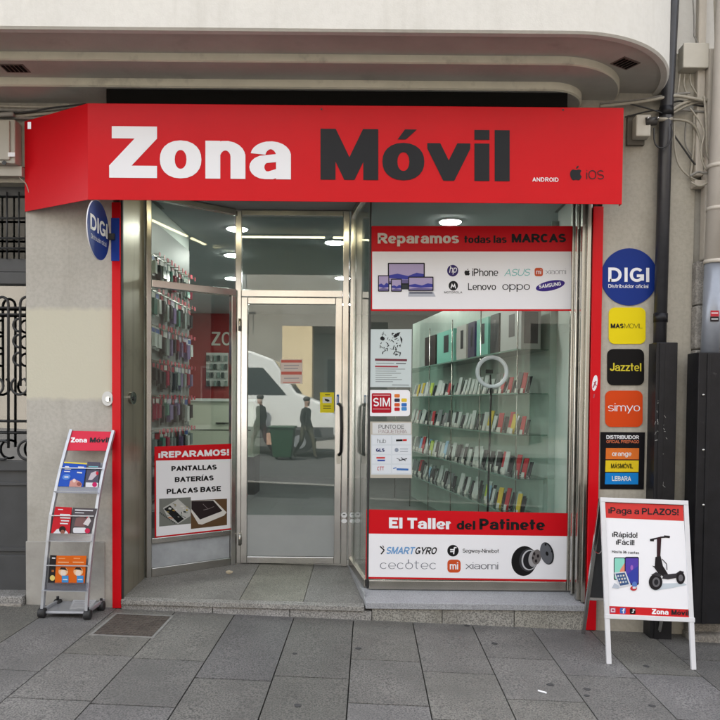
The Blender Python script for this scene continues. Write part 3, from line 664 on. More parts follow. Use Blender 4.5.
glass('side_pane', lp(0.039), lp(LL - 0.043), 0.455, ZT - 0.002)
glass('side_transom_pane', lp(0.039), lp(LL - 0.01), ZT + 0.055, 3.036)
bm = bmesh.new(); obox(bm, (*lp(0.039), 0.225), (lu.x, lu.y, 0), (-lu.y, lu.x, 0), (0, 0, 1), LL - 0.082, 0.01, 0.187)
obj('kick_panel', bm, mat('frosted_panel', (0.36, 0.38, 0.40), 0.16, var=0.15, scale=8, spec=0.6), front)
# the door
door = thing('entrance_door', 'glass entrance door in aluminium frame with frosted lower panel, reflecting the street', 'door', (-0.64, DY, 0.15))
vbar('stile', -1.031, DY, 0.052, 0.05, 0.168, ZT - 0.006, M_ALU, door)
vbar('stile', -0.253, DY, 0.056, 0.05, 0.168, ZT - 0.006, M_ALU, door)
hbar('rail', (-1.0045, DY), (-0.2815, DY), 0.168, 0.225, 0.05, M_ALU, door)
hbar('rail', (-1.0045, DY), (-0.2815, DY), ZT - 0.06, ZT - 0.006, 0.05, M_ALU, door)
glass('glass_pane', (-1.0045, DY), (-0.2815, DY), 0.226, ZT - 0.061, M_DGLASS, door)
bxo('frosted_panel', (-1.004, DY - 0.0065, 0.228), (-0.282, DY - 0.0045, 0.57), mat('frosted_film', (0.34, 0.36, 0.365), 0.28, var=0.06, scale=3), door)
DP = yplane(DY - 0.03)
hd = tubeo('pull_handle', [DP.at(339, 404, .02), DP.at(341, 407, .055), DP.at(341.5, 430, .06), DP.at(341, 452, .055), DP.at(339, 455, .02)], 0.013, M_BLACKM, door)
bm = bmesh.new(); prism(bm, [DP.at(x, y) for x, y in rrect(336.4, 453, 341, 464, 2)], DP.n, 0.012); lk = obj('lock', bm, M_ALUD, door)
for y in (325, 539):
    c = DP.at(240, y); bm = bmesh.new(); tube(bm, [c + Vector((0, -.012, -0.05)), c + Vector((0, -.012, 0.05))], 0.012, 10); obj('hinge', bm, M_ALUD, door, smooth=True)
# white disabled-access style round transfers on the post and the return glass
for x, pln in ((344.2, yplane(0.965)), (352.6, yplane(0.955))):
    s_ = thing('round_transfer', 'small white oval transfer on the %s right of the door, low down' % ('metal post' if x < 350 else 'glass return'), 'sticker', pln.at(x, 517), 'white transfers by the door')
    ppoly(pln, ell(x, 515, 2.9, 2.9, 16), M_WHITEP, s_, 'disc', 0.0015); ppoly(pln, ell(x, 521, 2.9, 2.2, 16), M_WHITEP, s_, 'disc', 0.0015)
    pquads(pln, [line(x - 1.4, 514.5, x + 1.2, 514.5, 1.0)], M_DARKP, s_, 'mark', 0.0022)

# LED tube along the recess ceiling, its reflection crosses the transom glass
lt = thing('led_tube', 'warm lit LED tube under the recess ceiling behind the red sign', 'lamp', (-0.8, 0.16, 3.06), 'led tubes of the recess')
bxo('housing', (-1.60, 0.145, 3.063), (-0.42, 0.175, 3.085), M_WHITEP, lt); bxo('tube', (-1.59, 0.15, 3.052), (-0.43, 0.17, 3.0625), M_LEDS, lt)
lt2 = thing('led_tube', 'short warm lit LED tube under the recess ceiling near the display window', 'lamp', (-0.2, 0.16, 3.06), 'led tubes of the recess')
bxo('housing', (-0.36, 0.145, 3.063), (-0.06, 0.175, 3.085), M_WHITEP, lt2); bxo('tube', (-0.35, 0.15, 3.052), (-0.07, 0.17, 3.0625), M_LEDS, lt2)

# ================================================================== SHOP INTERIOR
def wallseg(name, p, q, z0, z1, m, t=0.08):
    p, q = Vector((*p, 0)), Vector((*q, 0)); u = (q - p).normalized(); n = Vector((-u.y, u.x, 0))
    bm = bmesh.new(); obox(bm, p + Vector((0, 0, z0)), u, n, (0, 0, 1), (q - p).length, t, z1 - z0); return obj(name, bm, m, bld)
IY = 8.0
M_RWALL = mat('interior_red_wall', (0.30, 0.02, 0.022), 0.6, var=0.05)
struct(bxo('shop_floor', (-4.2, 1.201, -0.1), (1.9, IY + .2, 0.16), M_IFLOOR))
bxo('interior_floor_strip', (0.03, 0.24, -0.1), (1.9, 1.2, 0.1595), M_IFLOOR, bld)
bxo('interior_ceiling', (-4.2, 1.052, 3.10), (1.9, IY + .2, 3.3), M_CEIL, bld)
bxo('interior_ceiling', (0.02, 0.24, 3.082), (1.5, 1.05, 3.0845), M_CEIL, bld)
wallseg('interior_wall', (-1.745, 0.625), (-1.745, 2.0), 0.0, 3.1, M_INTW, 0.08)
wallseg('interior_wall', (-1.826, 2.0), (-3.4, 2.05), 0.0, 3.1, M_INTW, -0.08)
wallseg('interior_wall', (-3.32, 2.05), (-3.32, IY), 0.0, 3.1, M_INTW, 0.08)
wallseg('interior_wall', (1.72, IY), (1.72, 0.9), 0.0, 3.1, M_INTW, -0.1)
wallseg('interior_wall', (-4.0, IY), (-2.3, IY), 0.0, 3.1, M_RWALL, 0.1)
wallseg('interior_wall', (-2.299, IY), (1.9, IY), 0.0, 3.1, mat('interior_grey_wall', (0.16, 0.17, 0.17), 0.6), 0.1)
bxo('interior_wall', (1.53, 0.21, 0.1), (1.58, 0.95, 3.08), M_INTW, bld)
# downlights
proto = None
DLP = [(-1.22, 1.67), (-1.48, 2.85), (-1.76, 4.3), (-2.0, 6.6), (-0.35, 2.2), (-0.35, 4.2), (-0.4, 6.6), (0.695, 1.35), (0.25, 3.4), (0.2, 5.6)]
for i, (x, y) in enumerate(DLP):
    where = ['front left over the entrance', 'second of the left row', 'third of the left row', 'last of the left row', 'first of the middle row', 'second of the middle row', 'last of the middle row', 'above the display window banner', 'over the glass shelves', 'far end of the right row'][i]
    if proto is None:
        proto = thing('ceiling_downlight', '', 'lamp', (x, y, 3.1), 'round ceiling downlights')
        bm = bmesh.new(); tube(bm, [(x, y, 3.099), (x, y, 3.088)], [0.105, 0.10], 24); obj('ring', bm, M_WHITEP, proto)
        bm = bmesh.new(); tube(bm, [(x, y, 3.0879), (x, y, 3.084)], 0.09, 24); obj('diffuser', bm, M_LED, proto)
        d = proto
    else: d = copy_tree(proto, (x, y, 3.1 if i != 7 else 3.1))
    d['label'] = 'lit round downlight in the shop ceiling, ' + where
# ================================================================== RED FASCIA SIGN
SG = yplane(-0.32)
sign = thing('fascia_sign', 'long glossy red shop sign with big white and charcoal lettering under the canopy', 'sign', (-0.1, -0.2, 2.80))
SX0, SX1, SZ0, SZ1 = SG.at(88, 201).x, SG.at(622, 203).x, SG.at(360, 202).z, SG.at(360, 105.5).z
for x in (-1.6, -0.55, 0.5, 1.45): bxo('bracket', (x - .015, -0.3145, SZ1 - .12), (x + .015, -0.0005, SZ1 - .09), M_ALUD, sign)
bm = bmesh.new()
prism(bm, [(SX0, -0.32, SZ0), (SX1, -0.32, SZ0), (SX1, -0.27, SZ0), (SX1 - .005, -0.27, SZ0), (SX1 - .005, -0.315, SZ0), (SX0 + .002, -0.315, SZ0), (-2.357, -0.010, SZ0), (-2.362, -0.012, SZ0)], (0, 0, 1), SZ1 - SZ0)
obj('red_facing', bm, M_RED, sign, bevel=0.002)
bxo('back_sheet', (SX0 + .03, -0.3146, SZ0 + .002), (SX1 - .008, -0.3115, SZ1 - .002), mat('sign_back', (0.32, 0.33, 0.34), 0.6), sign)
text(SG, 'Zona', 109.2, 292, 177.6, 179.4, 51.5, M_WHITEP, sign, BLACK, name='lettering')
text(SG, 'Móvil', 320.5, 509.7, 179.6, 181.2, 51, M_DARKP, sign, BLACK, name='lettering')
text(SG, 'ANDROID', 532.5, 558.5, 181.5, 181.8, 4.2, M_WHITEP, sign, (0.10, 0.085), gap=0.22)
def apple(pl, cx, cy, s, m, parent, h=0.003):
    """bitten apple mark, s = height in pixels"""
    out = []
    pts = [(0, .30), (.12, .34), (.25, .36), (.36, .31), (.43, .24), (.36, .17), (.32, .06), (.34, -.07), (.44, -.18), (.40, -.30), (.30, -.44), (.20, -.50), (.08, -.46), (0, -.45), (-.08, -.46), (-.2, -.5), (-.32, -.42), (-.42, -.22), (-.46, 0), (-.42, .2), (-.32, .32), (-.2, .36), (-.1, .33)]
    bm = bmesh.new()
    body = [pl.at(cx + x * s * .82, cy - (y - .06) * s * .80, h) for x, y in pts]
    f = bm.faces.new([bm.verts.new(p) for p in body]); f.normal_update()
    leaf = [pl.at(cx + x * s * .82, cy - (y - .06) * s * .80, h) for x, y in [(.0, .40), (.02, .52), (.10, .62), (.2, .66), (.2, .56), (.14, .46)]]
    f2 = bm.faces.new([bm.verts.new(p) for p in leaf])
    bmesh.ops.triangulate(bm, faces=bm.faces)
    return obj('apple_mark', bm, m, parent)
apple(SG, 576, 173.2, 16, M_DARKP, sign)
text(SG, 'iOS', 586.3, 604, 179.2, 179.4, 9.2, mat('grey_print', (0.03, 0.015, 0.018), 0.5, spec=.2), sign, REG, gap=0.2)
ppoly(SG, ell(321.5, 109.3, .9, .9, 10), M_IRON, sign, 'screw', 0.004); ppoly(SG, ell(563, 110, .9, .9, 10), M_IRON, sign, 'screw', 0.004)
pe = Plane((SX0, -0.32, 0), Vector((-(-0.32 + 0.012), -(SX0 + 2.362), 0)))
ppoly(pe, rect(27.6, 122, 31, 129), M_WHITEP, sign, 'maker_label', 0.0015)

# ================================================================== ROUND BLUE BLADE SIGN (left)
M_BLUE = flat((28, 56, 140)); M_LBLUE = flat((40, 72, 170))
BLX = -1.792
BLP = Plane((BLX + 0.012, 0, 0), (1, 0, 0))
blade = thing('blade_sign', 'round blue projecting sign with white lettering hanging left of the entrance', 'sign', (BLX, -0.21, 2.45))
cz = BLP.at(99, 230.5); rad = 0.19
bm = bmesh.new(); tube(bm, [(BLX + 0.004, cz.y, cz.z), (BLX + 0.0115, cz.y, cz.z)], rad, 48); obj('disc', bm, M_BLUE, blade)
bm = bmesh.new(); tube(bm, [(BLX + 0.003, cz.y, cz.z), (BLX + 0.0095, cz.y, cz.z)], rad + 0.003, 48); obj('rim', bm, M_WHITEP, blade)
def blpx(a, b_):  # local disc coordinates (-1..1) to pixels through the plane
    p = Vector((BLX + 0.012, cz.y + a * rad, cz.z + b_ * rad)); return p
def bltext(s, a0, a1, b0, cap, w, m):
    allp = []; u = 0; ends = 0; bm = bmesh.new()
    for ch in s:
        ps, wd = glyph(ch, *w); g = 0.12 if ch in 'DIin' else 0.08
        if allp: u += g / 2
        allp += [[(q[0] + u, q[1]) for q in p] for p in ps]; u += wd; ends = u; u += g / 2
    for k, p in enumerate(allp):
        f = bm.faces.new([bm.verts.new(blpx(a0 + (a1 - a0) * a / ends, b0 + cap * b_) + Vector((0.001 + (k % 6) * 0.0001, 0, 0))) for a, b_ in p])
    return obj('lettering', bm, m, blade)
bltext('DIGI', -0.78, 0.80, -0.12, 0.52, BOLD, M_WHITEP)
bltext('Distribuidor oficial', -0.72, 0.68, -0.42, 0.16, REG, M_WHITEP)
bm = bmesh.new(); box(bm, (-1.768, -0.026, cz.z - 0.16), (-1.712, -0.0225, cz.z + 0.13)); obj('blue_plate', bm, M_LBLUE, blade)  # thin blue plate lying on the red strip behind the disc
bm = bmesh.new(); box(bm, (BLX - 0.004, -0.05, cz.z - 0.02), (-1.74, -0.0265, cz.z + 0.02)); obj('bracket', bm, M_IRON, blade)

# ================================================================== WALL SIGNS (right)
def disc_sign():
    t = thing('round_wall_sign', 'round royal blue wall sign with white capitals above the yellow square', 'sign', F0.at(629, 305))
    ppoly(F0, ell(629, 277, 28.2, 28.6, 48), M_BLUE, t, 'disc', 0.006)
    text(F0, 'DIGI', 608.3, 649.3, 281.7, 282, 14.2, M_WHITEP, t, BOLD, 0.0075, gap=0.2)
    text(F0, 'Distribuidor oficial', 608.3, 648.3, 287.8, 288.1, 3.6, M_WHITEP, t, MED, 0.0075)
disc_sign()
t = thing('square_wall_sign', 'yellow rounded square wall sign with black lettering under the round blue sign', 'sign', F0.at(627, 344), 'rounded square operator signs')
ppoly(F0, rrect(608.5, 307.6, 645.3, 344, 6), flat((250, 226, 20)), t, 'plate', 0.006)
text(F0, 'MAS', 610.7, 623.6, 328.2, 328.2, 4.6, M_BLACKP, t, BLACK, 0.0075)
text(F0, 'MOVIL', 624.4, 642.6, 328.2, 328.3, 4.6, M_BLACKP, t, LIGHT, 0.0075)
t = thing('square_wall_sign', 'black rounded square wall sign with yellow lettering between yellow and orange signs', 'sign', F0.at(626, 386), 'rounded square operator signs')
ppoly(F0, rrect(607, 349, 643.8, 385.3, 6), flat((14, 13, 14)), t, 'plate', 0.006)
text(F0, 'Jazztel', 609.7, 641.3, 371, 371.3, 8.2, flat((226, 208, 60)), t, BOLD, 0.0075)
t = thing('square_wall_sign', 'orange rounded square wall sign with white lettering under the black one', 'sign', F0.at(624, 427), 'rounded square operator signs')
ppoly(F0, rrect(605, 390.6, 642.3, 426.9, 6), flat((228, 78, 24)), t, 'plate', 0.006)
text(F0, 'simyo', 608, 640, 411.2, 411.3, 8.0, M_WHITEP, t, REG, 0.0075)
t = thing('operator_poster', 'black rectangular wall poster with orange, yellow and blue bars above the A-board', 'sign', F0.at(623, 489))
ppoly(F0, [(600.4, 432), (644.8, 432.3), (643.6, 489.4), (600, 489)], flat((18, 17, 22)), t, 'plate', 0.004)
text(F0, 'DISTRIBUIDOR', 606.4, 639, 438.9, 439.1, 3.7, M_WHITEP, t, BOLD, 0.0055)
text(F0, 'OFICIAL PREPAGO', 606.4, 639, 443, 443.2, 2.9, flat((235, 130, 90)), t, MED, 0.0055)
for (y0, y1, c, s, tc, xa, xb) in ((448, 459.2, (238, 124, 48), 'orange', (250, 248, 245), 612, 631.5), (460.3, 471.7, (246, 214, 40), 'MÁSMÓVIL', (60, 55, 10), 611, 633), (472.8, 484.2, (20, 140, 225), 'LEBARA', (245, 248, 250), 612, 631)):
    ppoly(F0, [(605.8 - (y0 - 448) * .03, y0), (638.9 - (y0 - 448) * .03, y0 + .1), (638.6 - (y0 - 448) * .03, y1 + .1), (605.4 - (y0 - 448) * .03, y1)], flat(c), t, 'bar', 0.005)
    text(F0, s, xa, xb, (y0 + y1) / 2 + 2.4, (y0 + y1) / 2 + 2.5, 4.8, flat(tc), t, BOLD, 0.0062)
t = thing('heart_sticker', 'small white torn sticker on the right red strip', 'sticker', F0.at(595, 392))
RS = yplane(-0.022)
ppoly(RS, ell(594.8, 383, 2.6, 8, 18, 8), M_WHITEP, t, 'paper', 0.001); pquads(RS, [line(593, 388, 596, 381, 1.2), line(594, 382, 596.5, 386, .9), line(594.4, 394, 593.6, 398, 1.2)], flat((190, 90, 100)), t, 'mark', 0.002)

# white oval lock covers either side of the left red strip
t = thing('shutter_lock', 'white oval shutter lock on the pillar left of the red strip', 'lock', F0.at(108, 406), 'white shutter locks by the entrance')
ppoly(F0, ell(108.6, 398.6, 5.6, 7.2, 24), mat('white_enamel', (0.62, 0.62, 0.60), 0.35), t, 'cover', 0.022)
ppoly(F0, ell(109.3, 399.2, 2.2, 2.8, 16), M_ALU, t, 'cylinder', 0.03)
pquads(F0, [line(109.3, 397.6, 109.3, 401, 0.8)], M_BLACKP, t, 'keyhole', 0.031)
JP = Plane((-1.7055, 0, 0), (1, 0, 0))
t = thing('shutter_lock', 'grey oval shutter lock on the bronze jamb right of the red strip', 'lock', JP.at(131, 406), 'white shutter locks by the entrance')
ppoly(JP, ell(131, 398, 3.2, 6.2, 20), M_ALUD, t, 'cover', 0.018); ppoly(JP, ell(131.2, 398.4, 1.2, 2.2, 12), M_IRON, t, 'cylinder', 0.024)

# ================================================================== WINDOW BANNERS AND NOTICES (on the outer face of the glass)
WG = yplane(WY - 0.0045)
def strokes(pl, polys, m, parent, name='mark', h=0.004): return pquads(pl, polys, m, parent, name, h)
ban = thing('window_banner', 'upper red and white banner listing phone makes on the display window', 'banner', WG.at(471, 311), 'printed banners on the display window')
ppoly(WG, rect(370.2, 226, 573.2, 311), M_REDP, ban, 'red_sheet', 0.0012)
ppoly(WG, rect(372.2, 251.6, 571.2, 309.2), M_WHITEP, ban, 'white_field', 0.0022, 0.0012)
text(WG, 'Reparamos', 377.7, 459, 243.5, 243.3, 10.6, flat((232, 222, 210)), ban, BLACK, 0.003)
text(WG, 'todas las', 464.3, 506.7, 243.2, 242.9, 7.6, M_BLACKP, ban, BLACK, 0.003)
text(WG, 'MARCAS', 511.7, 566, 242.5, 242.3, 8.6, M_BLACKP, ban, BLACK, 0.003)
M_SCRB, M_SCRP, M_SCRW = flat((70, 74, 170)), flat((190, 176, 214)), flat((222, 210, 222))
SCN = [0]
def screen(x0, y0, x1, y1, b=0.9):
    D = SCN[0] * 0.0022; SCN[0] += 1
    ppoly(WG, rrect(x0, y0, x1, y1, .7, 2), M_BLACKP, ban, 'device_print', 0.0030 + D, 0.0022)
    ppoly(WG, rect(x0 + b, y0 + b, x1 - b, y1 - b), M_SCRP, ban, 'screen_print', 0.0034 + D, 0.0030 + D)
    h = y1 - y0 - 2 * b; w = x1 - x0 - 2 * b; X, Y = x0 + b, y0 + b
    strokes(WG, [[(X, Y + h * .58), (X + w * .25, Y + h * .5), (X + w * .55, Y + h * .62), (X + w * .8, Y + h * .45), (X + w, Y + h * .52), (X + w, Y + h * .75), (X + w * .5, Y + h * .8), (X, Y + h * .72)]], M_SCRB, ban, 'screen_picture', 0.0038 + D)
    strokes(WG, [[(X, Y + h * .9), (X + w * .4, Y + h * .8), (X + w, Y + h * .88), (X + w, Y + h), (X, Y + h)]], flat((120, 110, 160)), ban, 'screen_picture', 0.0042 + D)
screen(387.8, 262.8, 424.8, 284.5, 1.2)
ppoly(WG, [(401, 284.5), (411, 284.5), (412.5, 289.5), (399.5, 289.5)], flat((60, 66, 70)), ban, 'stand_print', 0.0028, 0.0022)
screen(378, 275.3, 389.2, 291.6); screen(391, 278.8, 401.8, 291.7)
screen(408.3, 276.8, 433.4, 291.0); ppoly(WG, [(408.5, 291.6), (433.2, 291.6), (435.6, 296.6), (408.2, 296.6)], flat((196, 200, 212)), ban, 'keyboard_print', 0.0030, 0.0022)
strokes(WG, [[(409.5, 292.2), (432.2, 292.2), (432.8, 293.6), (409.4, 293.6)]], flat((90, 92, 110)), ban, 'keys_print', 0.0034)
ppoly(WG, ell(452.7, 270.7, 5.6, 5.8), flat((58, 44, 110)), ban, 'logo_disc', 0.0028, 0.0022)
text(WG, 'hp', 449.2, 456.4, 272.6, 272.6, 6.8, M_WHITEP, ban, MED, 0.0034, shear=0.18)
apple(WG, 467.2, 272.2, 7.4, M_BLACKP, ban, 0.003)
text(WG, 'iPhone', 472.2, 498.2, 276, 276, 7.4, M_BLACKP, ban, MED, 0.003)
text(WG, 'ASUS', 504.2, 529.4, 276, 275.8, 7.0, flat((140, 212, 208)), ban, REG, 0.003, shear=0.25)
ppoly(WG, rrect(534.6, 267.8, 542.9, 276.3, 2.2), flat((214, 92, 52)), ban, 'logo_square', 0.0028, 0.0022)
text(WG, 'mi', 536.2, 541.2, 274.2, 274.2, 4.8, M_WHITEP, ban, MED, 0.0034)
text(WG, 'xiaomi', 545.7, 566, 274.2, 274.1, 5.4, flat((120, 122, 130)), ban, LIGHT, 0.003)
ppoly(WG, ell(453.3, 285.7, 4.7, 4.8), M_BLACKP, ban, 'logo_disc', 0.0028, 0.0022)
strokes(WG, [[(450.4, 288.4), (451.9, 283.2), (453.3, 286.2), (453.3, 287.6), (452.2, 285.9), (451.4, 288.4)], [(456.2, 288.4), (454.7, 283.2), (453.3, 286.2), (453.3, 287.6), (454.4, 285.9), (455.2, 288.4)]], M_WHITEP, ban, 'logo_mark', 0.0034)
text(WG, 'MOTOROLA', 444.2, 462.2, 293.4, 293.4, 2.1, M_BLACKP, ban, MED, 0.003, gap=.3)
text(WG, 'Lenovo', 468, 496, 290.1, 290, 7.0, M_BLACKP, ban, MED, 0.003)
text(WG, 'oppo', 502.3, 530, 289.8, 289.8, 7.6, M_BLACKP, ban, REG, 0.003)
ppoly(WG, ell(550.3, 285.7, 14.8, 4.9, 28, -12), flat((66, 46, 140)), ban, 'logo_ellipse', 0.0028, 0.0022)
text(WG, 'SAMSUNG', 539, 561, 288.7, 285.4, 3.8, M_WHITEP, ban, BOLD, 0.0034)
# thin red edging drawn by the sheet; lower banner
ban2 = thing('window_banner', 'lower red and white scooter workshop banner at the foot of the display window', 'banner', WG.at(467, 581), 'printed banners on the display window')
ppoly(WG, [(366.3, 509.4), (568.4, 513.2), (568.4, 581.4), (365.6, 578.6)], M_REDP, ban2, 'red_sheet', 0.0012)
ppoly(WG, [(368, 533.6), (566.7, 536.2), (566.7, 579.6), (367.4, 576.8)], M_WHITEP, ban2, 'white_field', 0.0022, 0.0012)
text(WG, 'El Taller', 389, 452, 528.2, 529.4, 10.8, M_WHITEP, ban2, BLACK, 0.003)
text(WG, 'del', 456.7, 475.3, 529.4, 529.7, 8.8, M_BLACKP, ban2, BLACK, 0.003)
text(WG, 'Patinete', 479.4, 545, 529.5, 530.4, 11, M_BLACKP, ban2, BLACK, 0.003)
strokes(WG, [line(380.2, 546.4, 384.3, 550.2, 1.2), line(384.3, 550.2, 381, 554.2, 1.2), line(382.6, 545.6, 383.8, 547.6, .8)], M_BLACKP, ban2)
text(WG, 'SMART', 385.7, 413.6, 554, 554.2, 7.2, flat((120, 172, 224)), ban2, BOLD, 0.003, shear=0.25)
text(WG, 'GYRO', 414.6, 435.8, 554.2, 554.4, 7.2, M_BLACKP, ban2, BOLD, 0.003, shear=0.25)
text(WG, 'cecotec', 380, 436.7, 568.9, 569.2, 8.6, flat((120, 124, 136)), ban2, LIGHT, 0.003, gap=.2)
strokes(WG, [line(408.4, 559.4, 408.4, 563.6, .9)], flat((120, 124, 136)), ban2, 'power_mark')
ppoly(WG, ell(453, 550.7, 5.7, 5.8), M_BLACKP, ban2, 'logo_disc', 0.0028, 0.0022)
strokes(WG, [line(450.2, 549.6, 453.8, 549.6, 1.1), line(450.2, 551.6, 453.4, 551.6, 1.1), line(454.4, 547.4, 453.6, 554.2, 1.2), line(454.2, 547.6, 456.6, 547.6, 1.1)], M_WHITEP, ban2, 'logo_mark', 0.0034)
text(WG, 'Segway-Ninebot', 462.7, 499, 552.6, 552.9, 3.9, M_BLACKP, ban2, MED, 0.003)
ppoly(WG, rrect(447.4, 559.6, 460.6, 572.6, 3.6), flat((216, 88, 44)), ban2, 'logo_square', 0.0028, 0.0022)
text(WG, 'mi', 449.8, 458.2, 569.4, 569.4, 7.2, M_WHITEP, ban2, BOLD, 0.0034)
text(WG, 'xiaomi', 465.7, 498.2, 569, 569.3, 6.8, flat((110, 112, 120)), ban2, REG, 0.003)
# printed wheel motor
def pe_(cx, cy, rx, ry, c, h, tilt=0): ppoly(WG, ell(cx, cy, rx, ry, 30, tilt), flat(c), ban2, 'wheel_print', h, h - 0.0004)
pe_(524, 561, 12.6, 15, (24, 24, 26), .0027, 8); pe_(528.5, 560, 9.2, 11.6, (60, 60, 64), .0031, 8); pe_(529.5, 560, 7.9, 10.3, (205, 205, 210), .0035, 8)
pe_(530, 560, 6.9, 9.2, (36, 36, 40), .0039, 8); pe_(533.5, 558.5, 5.0, 8.4, (170, 168, 170), .0043, 8); pe_(536.5, 557, 4.6, 7.6, (118, 112, 112), .0047, 8)
strokes(WG, [ell(534.2, 553.8, 1.2, 1.8, 10), ell(538, 556, 1.2, 1.8, 10), ell(536, 561, 1.2, 1.8, 10), ell(532.8, 558, 1, 1.6, 10)], flat((40, 34, 36)), ban2, 'wheel_print', .0051)
pe_(547, 553.4, 6.6, 11.4, (40, 42, 46), .0051, -14); pe_(546.2, 553.6, 5.8, 10.6, (104, 106, 112), .0055, -14); pe_(547, 553.6, 1.4, 2.2, (24, 24, 26), .0059, -14)
strokes(WG, [ell(545.6, 544.6, 1, 1.2, 8), ell(551.8, 551.4, .8, 1, 8)], flat((24, 24, 26)), ban2, 'wheel_print', .0063)

# paper notices beside the door
no = thing('paper_notice', 'white paper notice with black line drawing on the display window', 'notice', WG.at(391, 387))
ppoly(WG, [(370.6, 329.4), (411.8, 329.2), (411.2, 387.2), (370, 387)], flat((214, 226, 226)), no, 'paper', 0.0012)
random.seed(5); sk = []
for k in range(46):
    x, y = random.uniform(380, 401), random.uniform(333, 355)
    a = random.uniform(0, 6.28); l = random.uniform(1.2, 4.2); sk.append(line(x, y, x + l * math.cos(a), y + l * math.sin(a), random.uniform(.35, 1.0)))
sk += [ell(382.5, 338.5, 2.4, 2, 10, 30), [(393, 336), (397, 333), (400.5, 332), (399, 335), (395, 337.5)], [(400, 336), (402.4, 339), (402, 344), (400.6, 340)]]
pquads(WG, sk, M_DARKP, no, 'line_drawing', 0.002)
pquads(WG, [line(375, 359.6, 407, 360.2, 2.2)], flat((120, 60, 70)), no, 'heading', 0.002)
pquads(WG, [line(375, 366.4, 398, 366.6, 1.6)], flat((170, 70, 80)), no, 'heading', 0.002)
pquads(WG, [line(396, 363.4, 406, 363.5, 1.0), line(376, 363.2, 394, 363.3, .5), line(392, 385, 409, 385.2, .6)] + [line(375.5, 369 + k * 2.1, 405 - (k * 37 % 14), 369.1 + k * 2.1, .45) for k in range(7)], flat((110, 112, 116)), no, 'text_lines', 0.002)
t = thing('sim_sticker', 'white rounded SIM sticker with red square and coloured icons on the window', 'sticker', WG.at(389, 416))
ppoly(WG, rrect(368.4, 390, 410, 416.2, 3) , M_WHITEP, t, 'sticker_sheet', 0.0012)
ppoly(WG, rrect(371.7, 393.2, 391.3, 412.8, 1.2), flat((186, 22, 44)), t, 'red_square', 0.0018, 0.0012)
text(WG, 'SIM', 373.2, 390, 406.4, 406.4, 8.6, M_WHITEP, t, (0.09, 0.08), 0.0026, gap=.2)
pquads(WG, [line(373, 395.2, 390, 395.2, .9), line(373, 409, 390, 409, .8)], flat((232, 160, 165)), t, 'small_print', 0.0026)
for (x, y, c) in ((394.4, 394, (232, 130, 60)), (394.4, 398.4, (50, 54, 84)), (394.4, 403, (226, 96, 50)), (394.4, 407.4, (200, 40, 50)), (401.4, 398.4, (240, 206, 60)), (401.4, 403, (60, 120, 200)), (401.4, 407, (80, 150, 215))):
    ppoly(WG, rrect(x, y, x + 5.4, y + 3.6, .8, 2), flat(c), t, 'icon', 0.0018, 0.0012)
t = thing('parcel_point_sign', 'white parcel point card with eight carrier logos under the SIM sticker', 'sign', WG.at(391, 477))
ppoly(WG, rect(370.2, 421.6, 412, 478), flat((196, 190, 176)), t, 'backing', 0.0012)
ppoly(WG, rect(372.4, 422.8, 411, 433.8), flat((226, 228, 228)), t, 'header', 0.0018, 0.0012)
text(WG, 'PUNTO DE', 378.6, 404, 428.8, 428.8, 4.0, flat((70, 72, 76)), t, REG, 0.0026)
text(WG, 'PAQUETERÍA', 378.6, 407, 433.2, 433.2, 3.4, flat((150, 110, 112)), t, LIGHT, 0.0026)
ppoly(WG, rect(371.2, 434.6, 411.6, 474.6), flat((222, 230, 236)), t, 'card', 0.0018, 0.0012)
for r_ in range(4):
    for c_ in range(2):
        x, y = 372.2 + c_ * 20, 436 + r_ * 9.6
        ppoly(WG, rrect(x, y, x + 18.8, y + 8.4, .8, 2), flat((232, 238, 244)), t, 'logo_cell', 0.0024, 0.0018)
text(WG, 'hub', 377, 386, 443, 443, 4.4, flat((150, 156, 160)), t, REG, 0.0031)
pquads(WG, [line(396, 440.4, 402.6, 440.2, 1.9)], M_BLACKP, t, 'logo_mark', 0.0031); pquads(WG, [line(402.8, 440.2, 406.8, 440, 1.9)], flat((214, 50, 50)), t, 'logo_mark', 0.0031)
text(WG, 'GLS', 376, 384.6, 451.8, 451.8, 3.4, flat((24, 40, 110)), t, BLACK, 0.0031)
ppoly(WG, ell(396.6, 450, 2, 2.2, 10), flat((150, 160, 176)), t, 'logo_mark', 0.0030, 0.0024); pquads(WG, [line(400, 449, 408, 449, .7), line(400, 451.4, 408, 451.4, .7)], flat((160, 168, 180)), t, 'logo_mark', 0.0031)
pquads(WG, [line(376.4, 457.8, 385, 457.8, 1.6)], flat((216, 60, 60)), t, 'logo_mark', 0.0031); pquads(WG, [line(377.4, 460.4, 385, 460.4, 1.6)], flat((50, 80, 170)), t, 'logo_mark', 0.0031)
pquads(WG, [line(396.6, 458.4, 400, 459.6, .6), line(399, 460.6, 407, 458.6, 1.0), line(401, 457.4, 405.6, 461, .8)], flat((60, 62, 70)), t, 'logo_mark', 0.0031)
text(WG, 'CTT', 377.2, 384, 470.4, 470.4, 3.8, flat((206, 56, 60)), t, MED, 0.0031)
pquads(WG, [line(393.2, 468.6, 396.4, 467.6, .9), line(396.6, 469.2, 408.4, 469.6, 2.0)], flat((70, 120, 190)), t, 'logo_mark', 0.0031)

